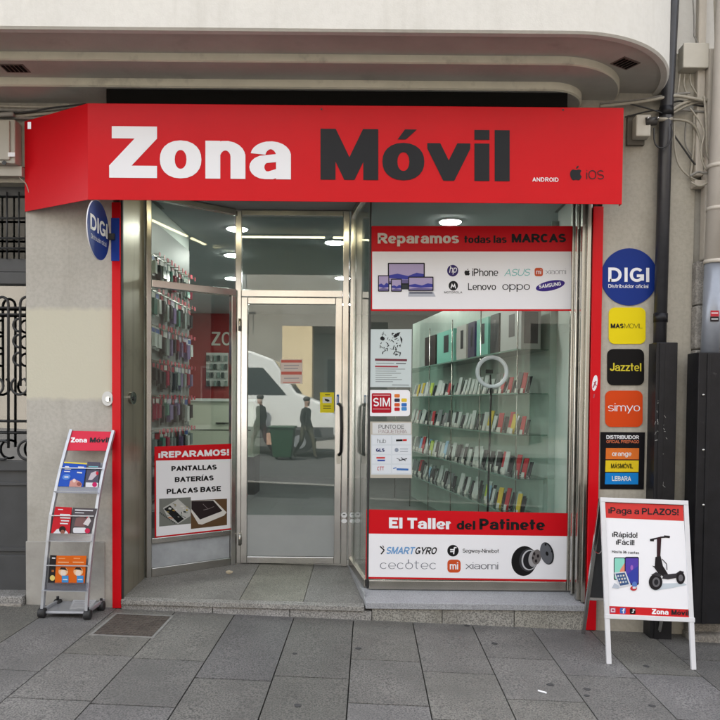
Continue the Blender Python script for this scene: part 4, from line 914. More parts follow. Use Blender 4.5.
# notices on the door glass
DG = yplane(DY - 0.005)
t = thing('door_notice', 'small red and white paper notice on the door glass', 'notice', DG.at(292, 384))
ppoly(DG, rect(280.6, 359.4, 302.4, 383.6), flat((226, 214, 210)), t, 'paper', 0.0012)
for a, b_ in ((360, 362.6), (371.6, 374.6)): ppoly(DG, rect(281.2, a, 301.8, b_), flat((206, 110, 100)), t, 'red_band', 0.0018, 0.0012)
pquads(DG, [line(284, 365.6, 299, 365.4, 1), line(284, 368.6, 298, 368.4, 1), line(284, 378.4, 299, 378.2, 1)], flat((170, 168, 176)), t, 'text_lines', 0.0024)
pquads(DG, [line(283, 382.4, 300, 382.4, .9)], flat((214, 130, 120)), t, 'text_lines', 0.0024)
t = thing('camera_notice', 'yellow video surveillance sticker on the door glass near the handle', 'sticker', DG.at(327, 413))
ppoly(DG, rect(320, 392.4, 334, 412.6), flat((236, 222, 40)), t, 'sticker_sheet', 0.0012)
ppoly(DG, rect(322.6, 397, 331.6, 403), flat((224, 226, 220)), t, 'panel', 0.0018, 0.0012)
pquads(DG, [[(324.6, 398.6), (328.4, 399.4), (330, 401), (327.6, 401.8), (324.8, 400.4)], line(325, 394.8, 330, 394.8, .7), line(323, 406, 331, 406, .7), line(323, 408.2, 331, 408.2, .7)], M_BLACKP, t, 'camera_mark', 0.0024)
t = thing('push_transfer', 'tiny blue pull transfer on the door stile above the handle', 'sticker', DG.at(338, 404))
DS = yplane(DY - 0.0255); ppoly(DS, rect(336.6, 394.6, 339, 405), flat((60, 110, 180)), t, 'sticker_sheet', 0.001)
pquads(DS, [line(337.8, 396.4, 337.8, 403, .7)], M_WHITEP, t, 'mark', .0018)

# repair poster on the angled side light
LPN = Plane((LA.x, LA.y, 0), (lu.y, -lu.x, 0)); LPN.p = LPN.p + LPN.n * 0.0045
rp = thing('repair_poster', 'red and white repair poster with phone pictures on the angled side glass', 'poster', LPN.at(193, 538))
ppoly(LPN, [(154.4, 446.6), (232.4, 443.6), (231.7, 529.6), (154.7, 538.4)], M_REDP, rp, 'red_sheet', 0.0012)
ppoly(LPN, [(156, 460.6), (230.9, 459.2), (230.2, 528.2), (156.3, 536.4)], M_WHITEP, rp, 'white_field', 0.0020, 0.0012)
text(LPN, '¡REPARAMOS!', 158.4, 229, 458, 455.4, 6.4, M_WHITEP, rp, BLACK, 0.0028)
text(LPN, 'PANTALLAS', 171.4, 216.8, 471.2, 469.5, 5.0, M_BLACKP, rp, BLACK, 0.0028)
text(LPN, 'BATERÍAS', 174.8, 213.7, 482.2, 480.4, 5.0, M_BLACKP, rp, BLACK, 0.0028)
text(LPN, 'PLACAS BASE', 166.7, 220.9, 494.2, 491.1, 5.2, M_BLACKP, rp, BLACK, 0.0028)
ppoly(LPN, [(159.2, 498.8), (190.8, 497.2), (190.8, 523.6), (159.2, 526.6)], flat((128, 130, 124)), rp, 'photo_print', 0.0024, 0.0020)
pquads(LPN, [[(163, 508), (178, 499), (190.4, 510), (190.4, 516), (178, 524), (168, 518)]], flat((200, 200, 196)), rp, 'photo_print', 0.0028)
pquads(LPN, [[(164, 509), (170, 505.4), (184, 519), (178, 523)]], flat((30, 32, 32)), rp, 'photo_print', 0.0032)
random.seed(9)
for k in range(26):
    x, y = random.uniform(166, 187), random.uniform(503, 518); w_, h_ = random.uniform(1, 3.4), random.uniform(.8, 2.4)
    pquads(LPN, [[(x, y), (x + w_, y + .6), (x + w_ - .6, y + h_), (x - .6, y + h_ - .4)]], flat(random.choice([(222, 222, 214), (70, 110, 96), (180, 160, 80), (40, 44, 46), (190, 120, 60), (150, 160, 150), (60, 66, 66)])), rp, 'photo_print', 0.0034 + k * 0.00008)
for k in range(10): 
    x, y = 159.6 + k * 1.6, 512 + k * 1.1; pquads(LPN, [[(x, y), (x + 1.2, y + .2), (x + 1, y + 1.8), (x - .2, y + 1.4)]], flat((74, 78, 76)), rp, 'photo_print', 0.0034)
ppoly(LPN, [(190.9, 500.4), (227, 498.6), (227, 525), (190.9, 529)], flat((104, 78, 54)), rp, 'photo_print', 0.0028, 0.0024)
pquads(LPN, [[(191.2, 500.8), (214.4, 500), (226.6, 512.4), (224, 515.6), (202, 524.6), (198.4, 524), (191.2, 512)]], flat((232, 228, 224)), rp, 'photo_print', 0.0034)
pquads(LPN, [[(191.4, 501), (213.2, 500.6), (222.4, 511), (200, 519.6), (191.4, 509)]], flat((46, 36, 38)), rp, 'photo_print', 0.0038)
pquads(LPN, [line(203, 504, 208, 509, .4), line(208, 509, 203.4, 510, .4), line(208, 509, 214, 506.6, .4)], flat((150, 140, 140)), rp, 'photo_print', 0.0042)

# ================================================================== IRON GRILLE DOOR (left edge)
GD = yplane(0.10)
gdoor = thing('grille_door', 'dark iron house door with scrolled grille over glass at the left edge', 'door', (-2.95, 0.12, 0.12))
gx0, gx1 = -3.6, -2.366
def gz_(y): return GD.at(15, y).z
bxo('panel', (gx0, 0.135, 0.10), (gx1, 0.17, gz_(468)), M_DOORG, gdoor)
bxo('panel_moulding', (gx0, 0.118, gz_(552)), (gx1, 0.134, gz_(548)), M_DOORG, gdoor, bevel=0.003)
bxo('panel_moulding', (gx0, 0.122, gz_(486)), (gx1, 0.134, gz_(483)), M_DOORG, gdoor, bevel=0.003)
bxo('bottom_rail', (gx0, 0.122, 0.10), (gx1, 0.134, gz_(556)), M_DOORG, gdoor, bevel=0.004)
bxo('lock_rail', (gx0, 0.11, gz_(471)), (gx1, 0.18, gz_(461)), M_DOORG, gdoor, bevel=0.004)
bxo('transom_rail', (gx0, 0.10, gz_(284)), (gx1, 0.18, gz_(272)), M_DOORG, gdoor, bevel=0.004)
bxo('transom_rail', (gx0, 0.12, gz_(271.5)), (gx1, 0.18, gz_(258)), M_DOORG, gdoor, bevel=0.004)
bxo('head_rail', (gx0, 0.12, gz_(195)), (gx1, 0.18, gz_(184)), M_DOORG, gdoor, bevel=0.004)
bxo('glass_pane', (gx0, 0.150, gz_(461)), (gx1, 0.158, gz_(284)), glass_mat('mirror_dark_glass', (0.30, 0.32, 0.33), 6.5), gdoor)
bxo('transom_glass', (gx0, 0.150, gz_(258)), (gx1, 0.158, gz_(195)), glass_mat('transom_dark_glass', (0.30, 0.32, 0.33), 1.2), gdoor)
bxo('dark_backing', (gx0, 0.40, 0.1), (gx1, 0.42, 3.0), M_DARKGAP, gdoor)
def gt(pts, r=0.0085, nm='grille_bar'):
    return tubeo(nm, [GD.at(x, y) for x, y in pts], r, M_IRON, gdoor, 8)
for y in (218.5, 238.5, 248.5): gt([(-110, y - 1.2), (33.4, y)], 0.008)
for k in range(9): gt([(31 - 12 * k, 192), (31 - 12 * k, 259)], 0.006)
for y in (308, 314.6, 421.4, 433): gt([(-110, y - 1.2), (33.4, y)], 0.008)
for k in range(6):
    ox = -24.6 * k
    gt([(20.4 + ox, 386), (20.2 + ox, 305)] + [(26.6 + ox - 6.3 * math.cos(R(a)), 304 - 7 * math.sin(R(a))) for a in range(15, 180, 15)] + [(33 + ox, 305), (33 + ox, 448)], 0.0095)
    for cy in (325, 341, 359):
        gt([(19.8 + ox - 6.6 * math.sin(R(a)), cy - 6.4 * math.cos(R(a))) for a in range(0, 181, 20)], 0.0085, 'grille_scroll')
    gt([(19.5 + ox + 8.4 * math.cos(R(a)), 386 + 8.6 * math.sin(R(a))) for a in range(-60, 250, 20)], 0.009, 'grille_scroll')
    gt([(27 + ox + 9 * math.cos(R(a)), 450 + 9.4 * math.sin(R(a))) for a in range(60, 330, 20)], 0.009, 'grille_scroll')
th = thing('door_threshold', 'worn pale stone threshold below the iron grille door', 'threshold', (-2.95, 0.05, 0.05))
bxo('stone', (gx0, -0.05, -0.12), (-2.375, 0.134, 0.155), M_GRANL, th, bevel=0.01)
bxo('stone', (gx0, -0.075, -0.2), (-2.372, -0.052, 0.11), M_STONE, th, bevel=0.01)
bxo('lintel', (-3.6, 0.02, GD.at(15, 186).z), (XL0, 0.4, 3.1), M_WALLR, bld)

# meter box and conduits above the grille door
mb = thing('meter_box', 'cream electric meter box on the wall left of the red sign', 'box', F0.at(5, 168))
p0, p1 = F0.at(-16, 168), F0.at(22, 125)
bxo('case', (p0.x, -0.10, p0.z), (p1.x, 0.0, p1.z), mat('cream_enamel', (0.40, 0.38, 0.33), 0.5, var=0.06, scale=8), mb, bevel=0.008)
bxo('lid', (p0.x + 0.006, -0.115, p0.z + 0.02), (p1.x - 0.03, -0.1005, p1.z - 0.012), mat('cream_enamel', (0.40, 0.38, 0.33), 0.5), mb, bevel=0.006)
MBP = yplane(-0.115); ppoly(MBP, rect(8, 152.4, 15, 156.6), M_WHITEP, mb, 'label', 0.0015); ppoly(MBP, ell(4.6, 163, 2.2, 2.2, 14), M_IRON, mb, 'lock', 0.006)
bxo('bracket', (p0.x, -0.05, F0.at(5, 178).z), (p1.x + .02, 0.0, p0.z - 0.002), mat('cream_enamel', (0.40, 0.38, 0.33), 0.5), mb)
M_CABLE = mat('cream_cable', (0.36, 0.33, 0.27), 0.6, var=0.12, scale=30)
M_CABG = mat('grey_cable', (0.22, 0.21, 0.19), 0.6, var=0.2, scale=30)
M_CABB = mat('black_cable', (0.02, 0.02, 0.02), 0.5)
def cable(name, pts, r, m, lab, grp, Y=-0.03):
    pl = yplane(Y)
    q = []
    for p in pts: q.append((yplane(p[2]) if len(p) > 2 else pl).at(p[0], p[1]))
    o = tubeo(name, smooth_pts(q, 7), r * 0.82, m, None, 7); return tag(o, lab, 'cable', grp)
GA = 'conduits over the meter box'
cable('conduit', [(-40, 108), (10, 110), (40, 110), (80, 106)], 0.016, M_CABG, 'thickest grey conduit above the meter box, topmost of the bundle', GA, -0.06)
cable('conduit', [(-40, 113), (14, 116), (30, 115), (70, 112)], 0.013, M_CABLE, 'cream conduit above the meter box, second from top', GA, -0.05)
cable('conduit', [(-40, 120), (10, 118), (34, 118), (60, 116)], 0.011, M_CABG, 'thin grey conduit just above the meter box lid', GA, -0.045)
cable('conduit', [(-40, 111), (20, 112.5), (50, 108), (86, 104)], 0.007, M_CABB, 'thin black cable woven between the conduits above the meter box', GA, -0.075)
cable('conduit', [(-40, 105), (10, 106.5), (50, 107), (70, 104.6)], 0.009, M_CABLE, 'slim cream cable along the top of the conduit bundle', GA, -0.07)
cable('drop_cable', [(16, 168), (20, 178), (26, 184), (30, 196)], 0.004, M_CABLE, 'thin cream cable drooping from the meter box behind the sign end', GA, -0.03)
cable('corrugated_conduit', [(-30, 114.5), (-4, 115), (14, 114)], 0.021, mat('corrugated_grey', (0.27, 0.26, 0.24), 0.5), 'fat grey flexible conduit at the far left above the meter box', GA, -0.08)

# ================================================================== RIGHT SIDE: downpipe, boxes, cables, pilaster
PIP = yplane(-0.07)
dp = thing('black_downpipe', 'black round downpipe running into a square black cover right of the wall signs', 'downpipe', GROUND.at(660, 636))
pt, pb = PIP.at(665, 92), PIP.at(659.5, 346)
tubeo('pipe', [PIP.at(672.5, 0) + (PIP.at(672.5, 0) - pb) * 0.9, PIP.at(672.5, 0), PIP.at(665.5, 130), (pb.x, -0.07, pb.z - 0.1)], 0.043, mat('black_pipe', (0.030, 0.030, 0.034), 0.33, var=0.2, scale=12), dp, 20)
for y in (112, 318): 
    c = PIP.at(666.4 - (y - 112) * .0285, y); tubeo('collar', [c + Vector((0, 0, -0.03)), c + Vector((0, 0, 0.03))], 0.047, M_BLACKM, dp, 20)
bt, bb = F0.at(659.5, 344), F0.at(660, 632)
bxo('cover', (bt.x - 0.074, -0.135, gz(2.0) - 0.02), (bt.x + 0.070, 0.0, bt.z), M_BLACKM, dp, bevel=0.005)
bxo('cover_ridge', (bt.x - 0.052, -0.141, gz(2.0) - 0.02), (bt.x - 0.018, -0.1355, bt.z - 0.005), M_BLACKM, dp, bevel=0.002)
# torn sticker remains on the cover
CV = yplane(-0.1365)
tn = thing('torn_sticker', 'pale torn sticker residue on the black downpipe cover', 'sticker', CV.at(660, 465))
random.seed(21); pp = []
for k in range(34):
    x, y = random.gauss(660, 2.6), random.choice([random.gauss(430, 18), random.gauss(425, 8), random.gauss(480, 16)]); a = random.gauss(1.4, .9); l = random.uniform(.8, 4)
    pp.append(line(x, y, x + l * math.cos(a), y + l * math.sin(a), random.uniform(.2, .7)))
o = pquads(CV, pp, mat('paper_scrap', (0.28, 0.28, 0.27), 0.8), tn, 'paper_scraps', 0.001); o['kind'] = 'stuff'
# pilaster at the right edge
pil = thing('pilaster', 'pale painted pilaster with exposed stone below at the right edge', 'pilaster', (2.6, 0, gz(2.5)))
a = F0.at(693, 180); b_ = F0.at(693, 300); XP = a.x + 0.03
PX1 = 3.3
bxo('painted_shaft', (XP + 0.02, -0.085, F0.at(700, 262).z), (PX1, 0.0, 3.9), M_PALEP, pil, bevel=0.012)
bxo('upper_shaft', (XP - 0.035, -0.05, F0.at(700, 178).z), (XP + 0.0195, 0.01, 4.6), M_PALEP, pil, bevel=0.01)
bm = bmesh.new(); zt, zb = F0.at(700, 263).z, gz(2.6) - 0.1
random.seed(3)
n_ = 9; z = zb + 0.0
hts = [zb + (zt - zb) * k / n_ for k in range(n_ + 1)]
for k in range(n_):
    bxo('stone_block', (XP - 0.028 + random.uniform(-.006, .006), -0.080 + random.uniform(-.006, .004), hts[k] + .002), (PX1, 0.0, hts[k + 1] - 0.002), M_STONE, pil, bevel=0.012)
bxo('base_stone', (XP - 0.045, -0.16, gz(2.6) - 0.15), (PX1, -0.001, F0.at(700, 628).z), M_STONE, pil, bevel=0.02)
bxo('ledge', (XP - 0.05, -0.075, F0.at(700, 190).z), (XP + 0.03, 0.0, F0.at(700, 183).z), M_PALEP, pil, bevel=0.01)
gp = thing('grey_downpipe', 'white painted and grey metal downpipe on the pilaster at the right edge', 'downpipe', F0.at(709, 350))
PP = yplane(-0.16)
cA, cB, cC = PP.at(720, 120), PP.at(714, 262), PP.at(709.5, 352)
tubeo('upper_pipe', [cA + Vector((0.07, 0, 3)), cA + Vector((0.012, 0, 0.2)), cB], 0.062, mat('white_pipe_paint', (0.50, 0.46, 0.41), 0.6, var=0.06, scale=6), gp, 22)
tubeo('lower_pipe', [cB + Vector((-0.002, 0, -0.002)), cC + Vector((0, 0, -0.1))], 0.058, mat('grey_pipe', (0.27, 0.29, 0.33), 0.35, 0.3, var=0.08, scale=10), gp, 22)
for c in (cB, (cA + cB) / 2 + Vector((0, 0, -.12)), (cA + cB) / 2 + Vector((0, 0, .16))): tubeo('collar', [c + Vector((0, 0, -0.012)), c + Vector((0, 0, 0.012))], 0.066, M_PALEP, gp, 22)
PS = yplane(-0.222)
t = thing('pipe_sticker', 'small red and black sticker on the grey downpipe', 'sticker', PS.at(713, 322))
ppoly(PS, rect(710.5, 310.5, 719, 316.4), flat((196, 60, 70)), t, 'red_half', 0.0012); ppoly(PS, rect(710.2, 316.6, 719, 321.6), flat((50, 44, 46)), t, 'black_half', 0.0012)
pquads(PS, [line(711.4, 313, 718, 313, .8), line(711.4, 319, 718, 319, .8)], M_WHITEP, t, 'text_lines', 0.002)
bx = thing('black_cover_box', 'tall black metal cover boxing in the grey downpipe at the right edge', 'cover', GROUND.at(712, 628))
CB = yplane(-0.26)
q0 = CB.at(699, 352)
bxo('cover', (q0.x, -0.26, CB.at(700, 624).z), (q0.x + 0.34, -0.086, q0.z), M_BLACKM, bx, bevel=0.006)
bxo('edge_strip', (q0.x + 0.055, -0.267, CB.at(700, 624).z), (q0.x + 0.075, -0.2605, q0.z - 0.01), M_BLACKM, bx, bevel=0.002)
for y in (395, 450, 505): 
    c = CB.at(703, y); tubeo('rivet', [c, c + Vector((0, -0.008, 0))], 0.008, M_ALUD, bx, 10)
GC = 'cables on the pilaster'
cable('wall_cable', [(704, 96), (706, 120), (706.5, 146), (709, 158), (724, 176)], 0.009, M_CABLE, 'straight cream cable on the pilaster left of the white pipe', GC, -0.10)
cable('wall_cable', [(686, 120), (685, 140), (688, 150), (693, 156)], 0.006, M_CABG, 'thin grey cable left of the cream drop', GC, -0.03)
cable('wall_cable', [(668, 104), (680, 101), (690, 104), (704, 106), (712, 104)], 0.007, M_CABB, 'black cable lying under the big cream arch', GC, -0.055)
cable('wall_cable', [(690, 108), (700, 122), (704, 134), (701, 150), (704, 166), (716, 180)], 0.007, M_CABLE, 'slack cream cable swinging towards the white pipe', GC, -0.11)
cable('wall_cable', [(690, 176), (698, 172), (708, 173), (724, 168)], 0.009, M_CABG, 'grey cable sweeping right across the pilaster ledge', GC, -0.12)
cable('wall_cable', [(691, 182), (700, 186), (712, 181), (724, 179)], 0.008, M_CABLE, 'lowest cream cable curling over the pilaster ledge', GC, -0.12)
cable('wall_cable', [(693, 0), (694, 18), (694, 36)], 0.005, M_CABG, 'thin grey cable coming down the wall above the junction box', GC, -0.04)
cable('wall_cable', [(715, 0), (716, 40), (714, 90), (713, 110)], 0.012, M_CABLE, 'thick cream cable descending at the top right corner', GC, -0.12)
# boxes
M_JBOX = mat('cream_junction_box', (0.52, 0.49, 0.42), 0.55, var=0.04, scale=10)
jb = thing('junction_box', 'square cream junction box high on the wall right of the downpipe', 'box', F0.at(690, 74))
j0, j1 = F0.at(677.5, 73.5), F0.at(702.5, 50)
bxo('case', (j0.x, -0.08, j0.z), (j1.x, 0.0, j1.z), M_JBOX, jb, bevel=0.006); bxo('lid', (j0.x - 0.003, -0.095, j0.z - 0.003), (j1.x + 0.003, -0.0805, j1.z + 0.003), M_JBOX, jb, bevel=0.006)
ab = thing('alarm_box', 'small pale alarm box on the wall behind the right end of the red sign', 'box', F0.at(636, 142))
a0, a1 = F0.at(630, 142), F0.at(645, 121)
bxo('case', (a0.x, -0.11, a0.z), (a1.x, -0.03, a1.z), M_JBOX, ab, bevel=0.008); bxo('back_plate', (a0.x - 0.03, -0.03, a0.z - 0.03), (a1.x - .01, 0.0, a1.z + 0.03), mat('dark_plate', (0.12, 0.11, 0.09), 0.7), ab, bevel=0.004)
cl = thing('cable_clamp', 'dark metal cable splice clamp beside the downpipe', 'clamp', F0.at(652, 125))
CPn = yplane(-0.10)
tubeo('clamp_body', [CPn.at(645, 122), CPn.at(656, 121)], 0.028, mat('dark_plastic', (0.05, 0.047, 0.043), 0.5), cl, 12)
tubeo('bolt', [CPn.at(648, 118, .0), CPn.at(648, 118, .045)], 0.008, M_ALU, cl, 10); tubeo('bolt', [CPn.at(658, 118, .0), CPn.at(658, 118, .045)], 0.008, M_ALU, cl, 10)
tubeo('strap', [CPn.at(657, 119.5), CPn.at(672, 119)], 0.013, M_CABLE, cl, 10)
GB = 'loose cables right of the shop sign'
cable('wall_cable', [(600, 106.5), (640, 102), (662, 98), (676, 96), (690, 98), (705, 101)], 0.013, M_CABLE, 'cream cable running from the sign top to the downpipe', GB, -0.09)
cable('wall_cable', [(600, 103.6), (640, 99.6), (668, 95), (690, 93)], 0.008, M_CABG, 'grey cable just above the cream one over the sign end', GB, -0.08)
cable('wall_cable', [(668, 113), (682, 104), (698, 99), (708, 101), (712, 110), (712, 128), (713, 146), (722, 160)], 0.014, M_CABLE, 'thickest cream cable arching right beside the downpipe and turning down', GB, -0.07)
cable('wall_cable', [(668, 116), (684, 107), (699, 102), (706, 105), (709, 114), (709, 132), (711, 150), (724, 168)], 0.010, M_CABLE, 'cream cable inside the big arch right of the downpipe', GB, -0.06)
cable('wall_cable', [(670, 112), (684, 110), (700, 112), (709, 112)], 0.010, M_CABG, 'short grey cable under the arch right of the downpipe', GB, -0.05)
cable('wall_cable', [(672, 119.4), (686, 121), (695, 127), (700, 140), (702, 156), (714, 172), (726, 178)], 0.010, M_CABLE, 'cream cable curving down from the clamp strap', GB, -0.05)
cable('wall_cable', [(674, 120), (674.4, 142), (677, 160), (684, 172), (696, 180), (712, 185), (726, 186)], 0.008, M_CABLE, 'cream cable hanging in a long loop right of the downpipe', GB, -0.04)
cable('wall_cable', [(674, 135), (686, 152), (695, 164), (706, 170), (724, 171)], 0.007, M_CABB, 'black cable crossing down right of the downpipe', GB, -0.04)
cable('wall_cable', [(654, 128), (654.6, 142), (660, 148), (668, 145), (672, 136), (671, 124)], 0.006, M_CABB, 'black cable looped in front of the downpipe', GB, -0.14)
cable('wall_cable', [(625, 117), (650, 111), (668, 111)], 0.006, M_CABB, 'thin black cable between sign end and downpipe', GB, -0.05)
cable('wall_cable', [(630, 104), (646, 108), (662, 113), (672, 117)], 0.006, M_CABB, 'black cable slanting down from the canopy to the clamp', GB, -0.09)
cable('wall_cable', [(680, 74), (679, 84), (677, 96)], 0.008, M_CABLE, 'left cream cable leaving the junction box', GB, -0.04)
cable('wall_cable', [(685, 74), (684, 84), (687, 95)], 0.007, M_CABLE, 'middle cream cable leaving the junction box', GB, -0.04)
cable('wall_cable', [(690, 74), (691, 84), (698, 96)], 0.007, M_CABLE, 'right cream cable leaving the junction box', GB, -0.04)
cable('wall_cable', [(694, 36), (697, 42), (698, 51)], 0.006, M_CABG, 'short grey cable entering the junction box from above', GB, -0.04)
cable('wall_cable', [(694, 112), (694, 140), (692, 165), (691, 178), (700, 182), (722, 176)], 0.010, M_CABLE, 'cream cable dropping along the wall to the pilaster ledge', GB, -0.03)
cable('wall_cable', [(697.5, 114), (697, 145), (695.5, 170)], 0.008, M_CABG, 'grey cable dropping beside the cream one above the ledge', GB, -0.03)

# ================================================================== UTILITY COVER AND LITTER ON THE PAVEMENT
gcv = thing('utility_cover', 'rusty chequered metal cover set in the pavement by the entrance step', 'cover', GROUND.at(134, 626))
cp = [GROUND.at(x, y) for x, y in ((114.5, 615.6), (170.5, 616), (152.5, 636.8), (94.5, 635.2))]
xs0, xs1, ys0, ys1 = (cp[0].x + cp[3].x) / 2, (cp[1].x + cp[2].x) / 2, (cp[2].y + cp[3].y) / 2, (cp[0].y + cp[1].y) / 2
M_RUST = mat('rusty_plate', (0.085, 0.070, 0.060), 0.7, 0.2, var=0.35, scale=25, bump=0.5, bscale=90)
bm = bmesh.new(); prism(bm, [(x, y, gz(x) + 0.002) for x, y in ((xs0, ys0), (xs1, ys0), (xs1, ys1), (xs0, ys1))], (0, 0, 1), 0.003); obj('plate', bm, M_RUST, gcv)
bm = bmesh.new()
nx, ny = 16, 11
for i in range(nx):
    for j in range(ny):
        x, y = xs0 + (i + .5) / nx * (xs1 - xs0), ys0 + (j + .5) / ny * (ys1 - ys0); s_ = 1 if (i + j) % 2 else -1
        bar(bm, (x - .006, y - s_ * .006, gz(x) + .006), (x + .006, y + s_ * .006, gz(x) + .006), 0.005, 0.004, (0, 0, 1))
o = obj('tread_ribs', bm, M_RUST, gcv); o['kind'] = 'stuff'
bm = bmesh.new()
for a, b_ in (((xs0 - .012, ys0), (xs0 - .012, ys1)), ((xs1 + .012, ys0), (xs1 + .012, ys1)), ((xs0 - .022, ys0 - .012), (xs1 + .022, ys0 - .012)), ((xs0 - .022, ys1 + .012), (xs1 + .022, ys1 + .012))):
    bar(bm, (*a, gz(a[0]) + .002), (*b_, gz(b_[0]) + .002), 0.018, 0.006, (0, 0, 1))
obj('frame', bm, mat('pale_mortar', (0.20, 0.195, 0.185), 0.85, var=.2, scale=30), gcv)
def spot(x, y, rx, ry, m, lab, nm, cat, grp, th=0.0015):
    c = GROUND.at(x, y); bm = bmesh.new(); random.seed(int(x * 7 + y))
    pts = []
    for k in range(12):
        a = k * math.pi / 6; r = random.uniform(.75, 1.15); px_, py_ = c.x + rx * r * math.cos(a), c.y + ry * r * math.sin(a); pts.append((px_, py_, gz(px_) + 0.0015))
    prism(bm, pts, (0, 0, 1), th); tag(obj(nm, bm, m), lab, cat, grp)
M_GUM = mat('old_gum', (0.05, 0.05, 0.052), 0.8)
for (x, y, r, w) in ((297.6, 705.6, .020, 'in front of the step, nearest the camera'), (494.6, 643.8, .022, 'below the right part of the stall riser'), (550.4, 685, .022, 'above the cigarette end'), (587, 689.4, .020, 'right of the cigarette end, upper'), (586.6, 696, .017, 'lower of two'), (646.4, 666.6, .02, 'between the feet of the A-board'), (466.8, 625.8, .02, 'against the stall riser'), (295, 653.8, .016, 'on the slab in front of the door'), (358.4, 648.6, .02, 'centre of the pavement near the step'), (652, 706, .018, 'at the lower right of the pavement')):
    spot(x, y, r, r * .9, M_GUM, 'flat dark chewing gum spot on the pavement, ' + w, 'gum_spot', 'gum', 'gum spots on the pavement')
bm = bmesh.new(); c0, c1 = GROUND.at(538, 691.6), GROUND.at(546.4, 694); tube(bm, [c0 + Vector((0, 0, .006)), c1 + Vector((0, 0, .006))], 0.005, 8)
tag(obj('cigarette_end', bm, M_WHITEP), 'white cigarette end lying on the pavement slabs', 'litter')
FLP = Plane((0, 0, zf(-.9, .6)), (0.02, -0.045, 1))
c = FLP.at(229, 574); bm = bmesh.new(); bmesh.ops.create_icosphere(bm, subdivisions=1, radius=0.026)
for v in bm.verts: v.co = Vector((v.co.x * 1.2, v.co.y * .7, v.co.z * .62)) * random.uniform(.8, 1.1) + c + Vector((0, 0, .014))
tag(obj('crumpled_wrapper', bm, mat('tan_paper', (0.42, 0.36, 0.26), 0.8)), 'small crumpled tan wrapper on the entrance floor before the door', 'litter')

# ================================================================== A-BOARD
ab = thing('a_board', 'white framed pavement A-board with red banded poster showing a scooter', 'sign', (1.7, -0.35, gz(1.7)))
fl, fr = GROUND.at(608.6, 664), GROUND.at(693.6, 669.6)
tl = Vector((fl.x - 0.012, fl.y + 0.135, 0)); tl.z = CAM.z
dl = ray(602, 501); 
def at_y(px, py, Y): return yplane(Y).at(px, py)
TL, TR = at_y(602.5, 500.5, fl.y + 0.145), at_y(685, 504, fr.y + 0.145)
ABP = Plane(fl, (TL - fl).cross(fr - fl))
M_FRAME = mat('white_lacquer', (0.66, 0.66, 0.68), 0.3, var=0.04, scale=10)
def pbar(pl, a, b_, w, name, m, parent, h0=-0.014, h1=0.010, bev=0.003):
    """bar on plane pl following pixel segment a-b, w metres wide"""
    p, q = pl.at(*a), pl.at(*b_); u = (q - p).normalized(); v = pl.n.cross(u)
    bm = bmesh.new(); obox(bm, p - v * w / 2 + pl.n * h0, u, v, pl.n, (q - p).length, w, h1 - h0); return obj(name, bm, m, parent, bevel=bev)
cTL, cTR, cBR, cBL = (602.4, 499.6), (685.6, 502.8), (692.2, 619.8), (606.8, 616)
ppoly(ABP, [cTL, cTR, cBR, cBL], M_DARKP, ab, 'backing_board', -0.001, -0.010)
pbar(ABP, cTL, (609, 664), 0.028, 'leg', M_FRAME, ab)
pbar(ABP, cTR, (693.6, 669.6), 0.028, 'leg', M_FRAME, ab)
pbar(ABP, (cTL[0] - 2.2, cTL[1]), (cTR[0] + 2.2, cTR[1] + .1), 0.028, 'frame_rail', M_FRAME, ab, -0.016, 0.012)
pbar(ABP, (cBL[0] - 2.2, cBL[1]), (cBR[0] + 2.2, cBR[1] + .1), 0.028, 'frame_rail', M_FRAME, ab, -0.016, 0.012)
# rear frame
bl_, br_ = GROUND.at(583, 633.5), GROUND.at(657.5, 637.5)
TLw, TRw = ABP.at(*cTL), ABP.at(*cTR); off_ = Vector((0, 0.03, 0))
for nm, p, q in (('rear_leg', TLw + off_, bl_), ('rear_leg', TRw + off_, br_)):
    bm = bmesh.new(); bar(bm, p, q, 0.024, 0.024, (0, 1, 0)); obj(nm, bm, M_ALU if nm else None, ab, bevel=0.003)
mid = lambda t: (TLw + off_).lerp(bl_, t); midr = lambda t: (TRw + off_).lerp(br_, t)
bm = bmesh.new(); bar(bm, mid(0.72), midr(0.72), 0.024, 0.02); obj('rear_rail', bm, M_ALU, ab, bevel=0.003)
nb = (bl_ - TLw).cross(TRw - TLw).normalized()
bm = bmesh.new(); prism(bm, [mid(0.02), midr(0.02), midr(0.71), mid(0.71)], nb, 0.004); obj('rear_panel', bm, mat('slate_panel', (0.05, 0.053, 0.058), 0.6), ab)
bm = bmesh.new(); tube(bm, smooth_pts([ABP.at(606, 546) + Vector((0, .02, 0)), (ABP.at(606, 546) + mid(.4)) / 2 + Vector((0, 0, -.015)), mid(.36)], 6), 0.004, 6); obj('stay_cord', bm, M_ALU, ab)
ppoly(ABP, [(605, 502.4), (682.9, 505.4), (689.6, 617.4), (609, 613.9)], M_WHITEP, ab, 'poster_sheet', 0.002)
ppoly(ABP, [(605, 502.4), (682.9, 505.4), (683.8, 521), (606, 517.8)], flat((222, 66, 62)), ab, 'red_band', 0.0028, 0.002)
ppoly(ABP, [(608.6, 606), (689, 609.4), (689.5, 617.3), (609, 613.8)], flat((214, 40, 44)), ab, 'red_band', 0.0028, 0.002)
text(ABP, '¡Paga a PLAZOS!', 608.4, 678.6, 513.4, 515.4, 6.4, M_DARKP, ab, BOLD, 0.0036)
text(ABP, '¡Rápido!', 612.2, 637.4, 537, 537.9, 5.4, M_DARKP, ab, BOLD, 0.0030)
text(ABP, '¡Fácil!', 616, 634.4, 544.6, 545.2, 5.2, M_DARKP, ab, BOLD, 0.0030)
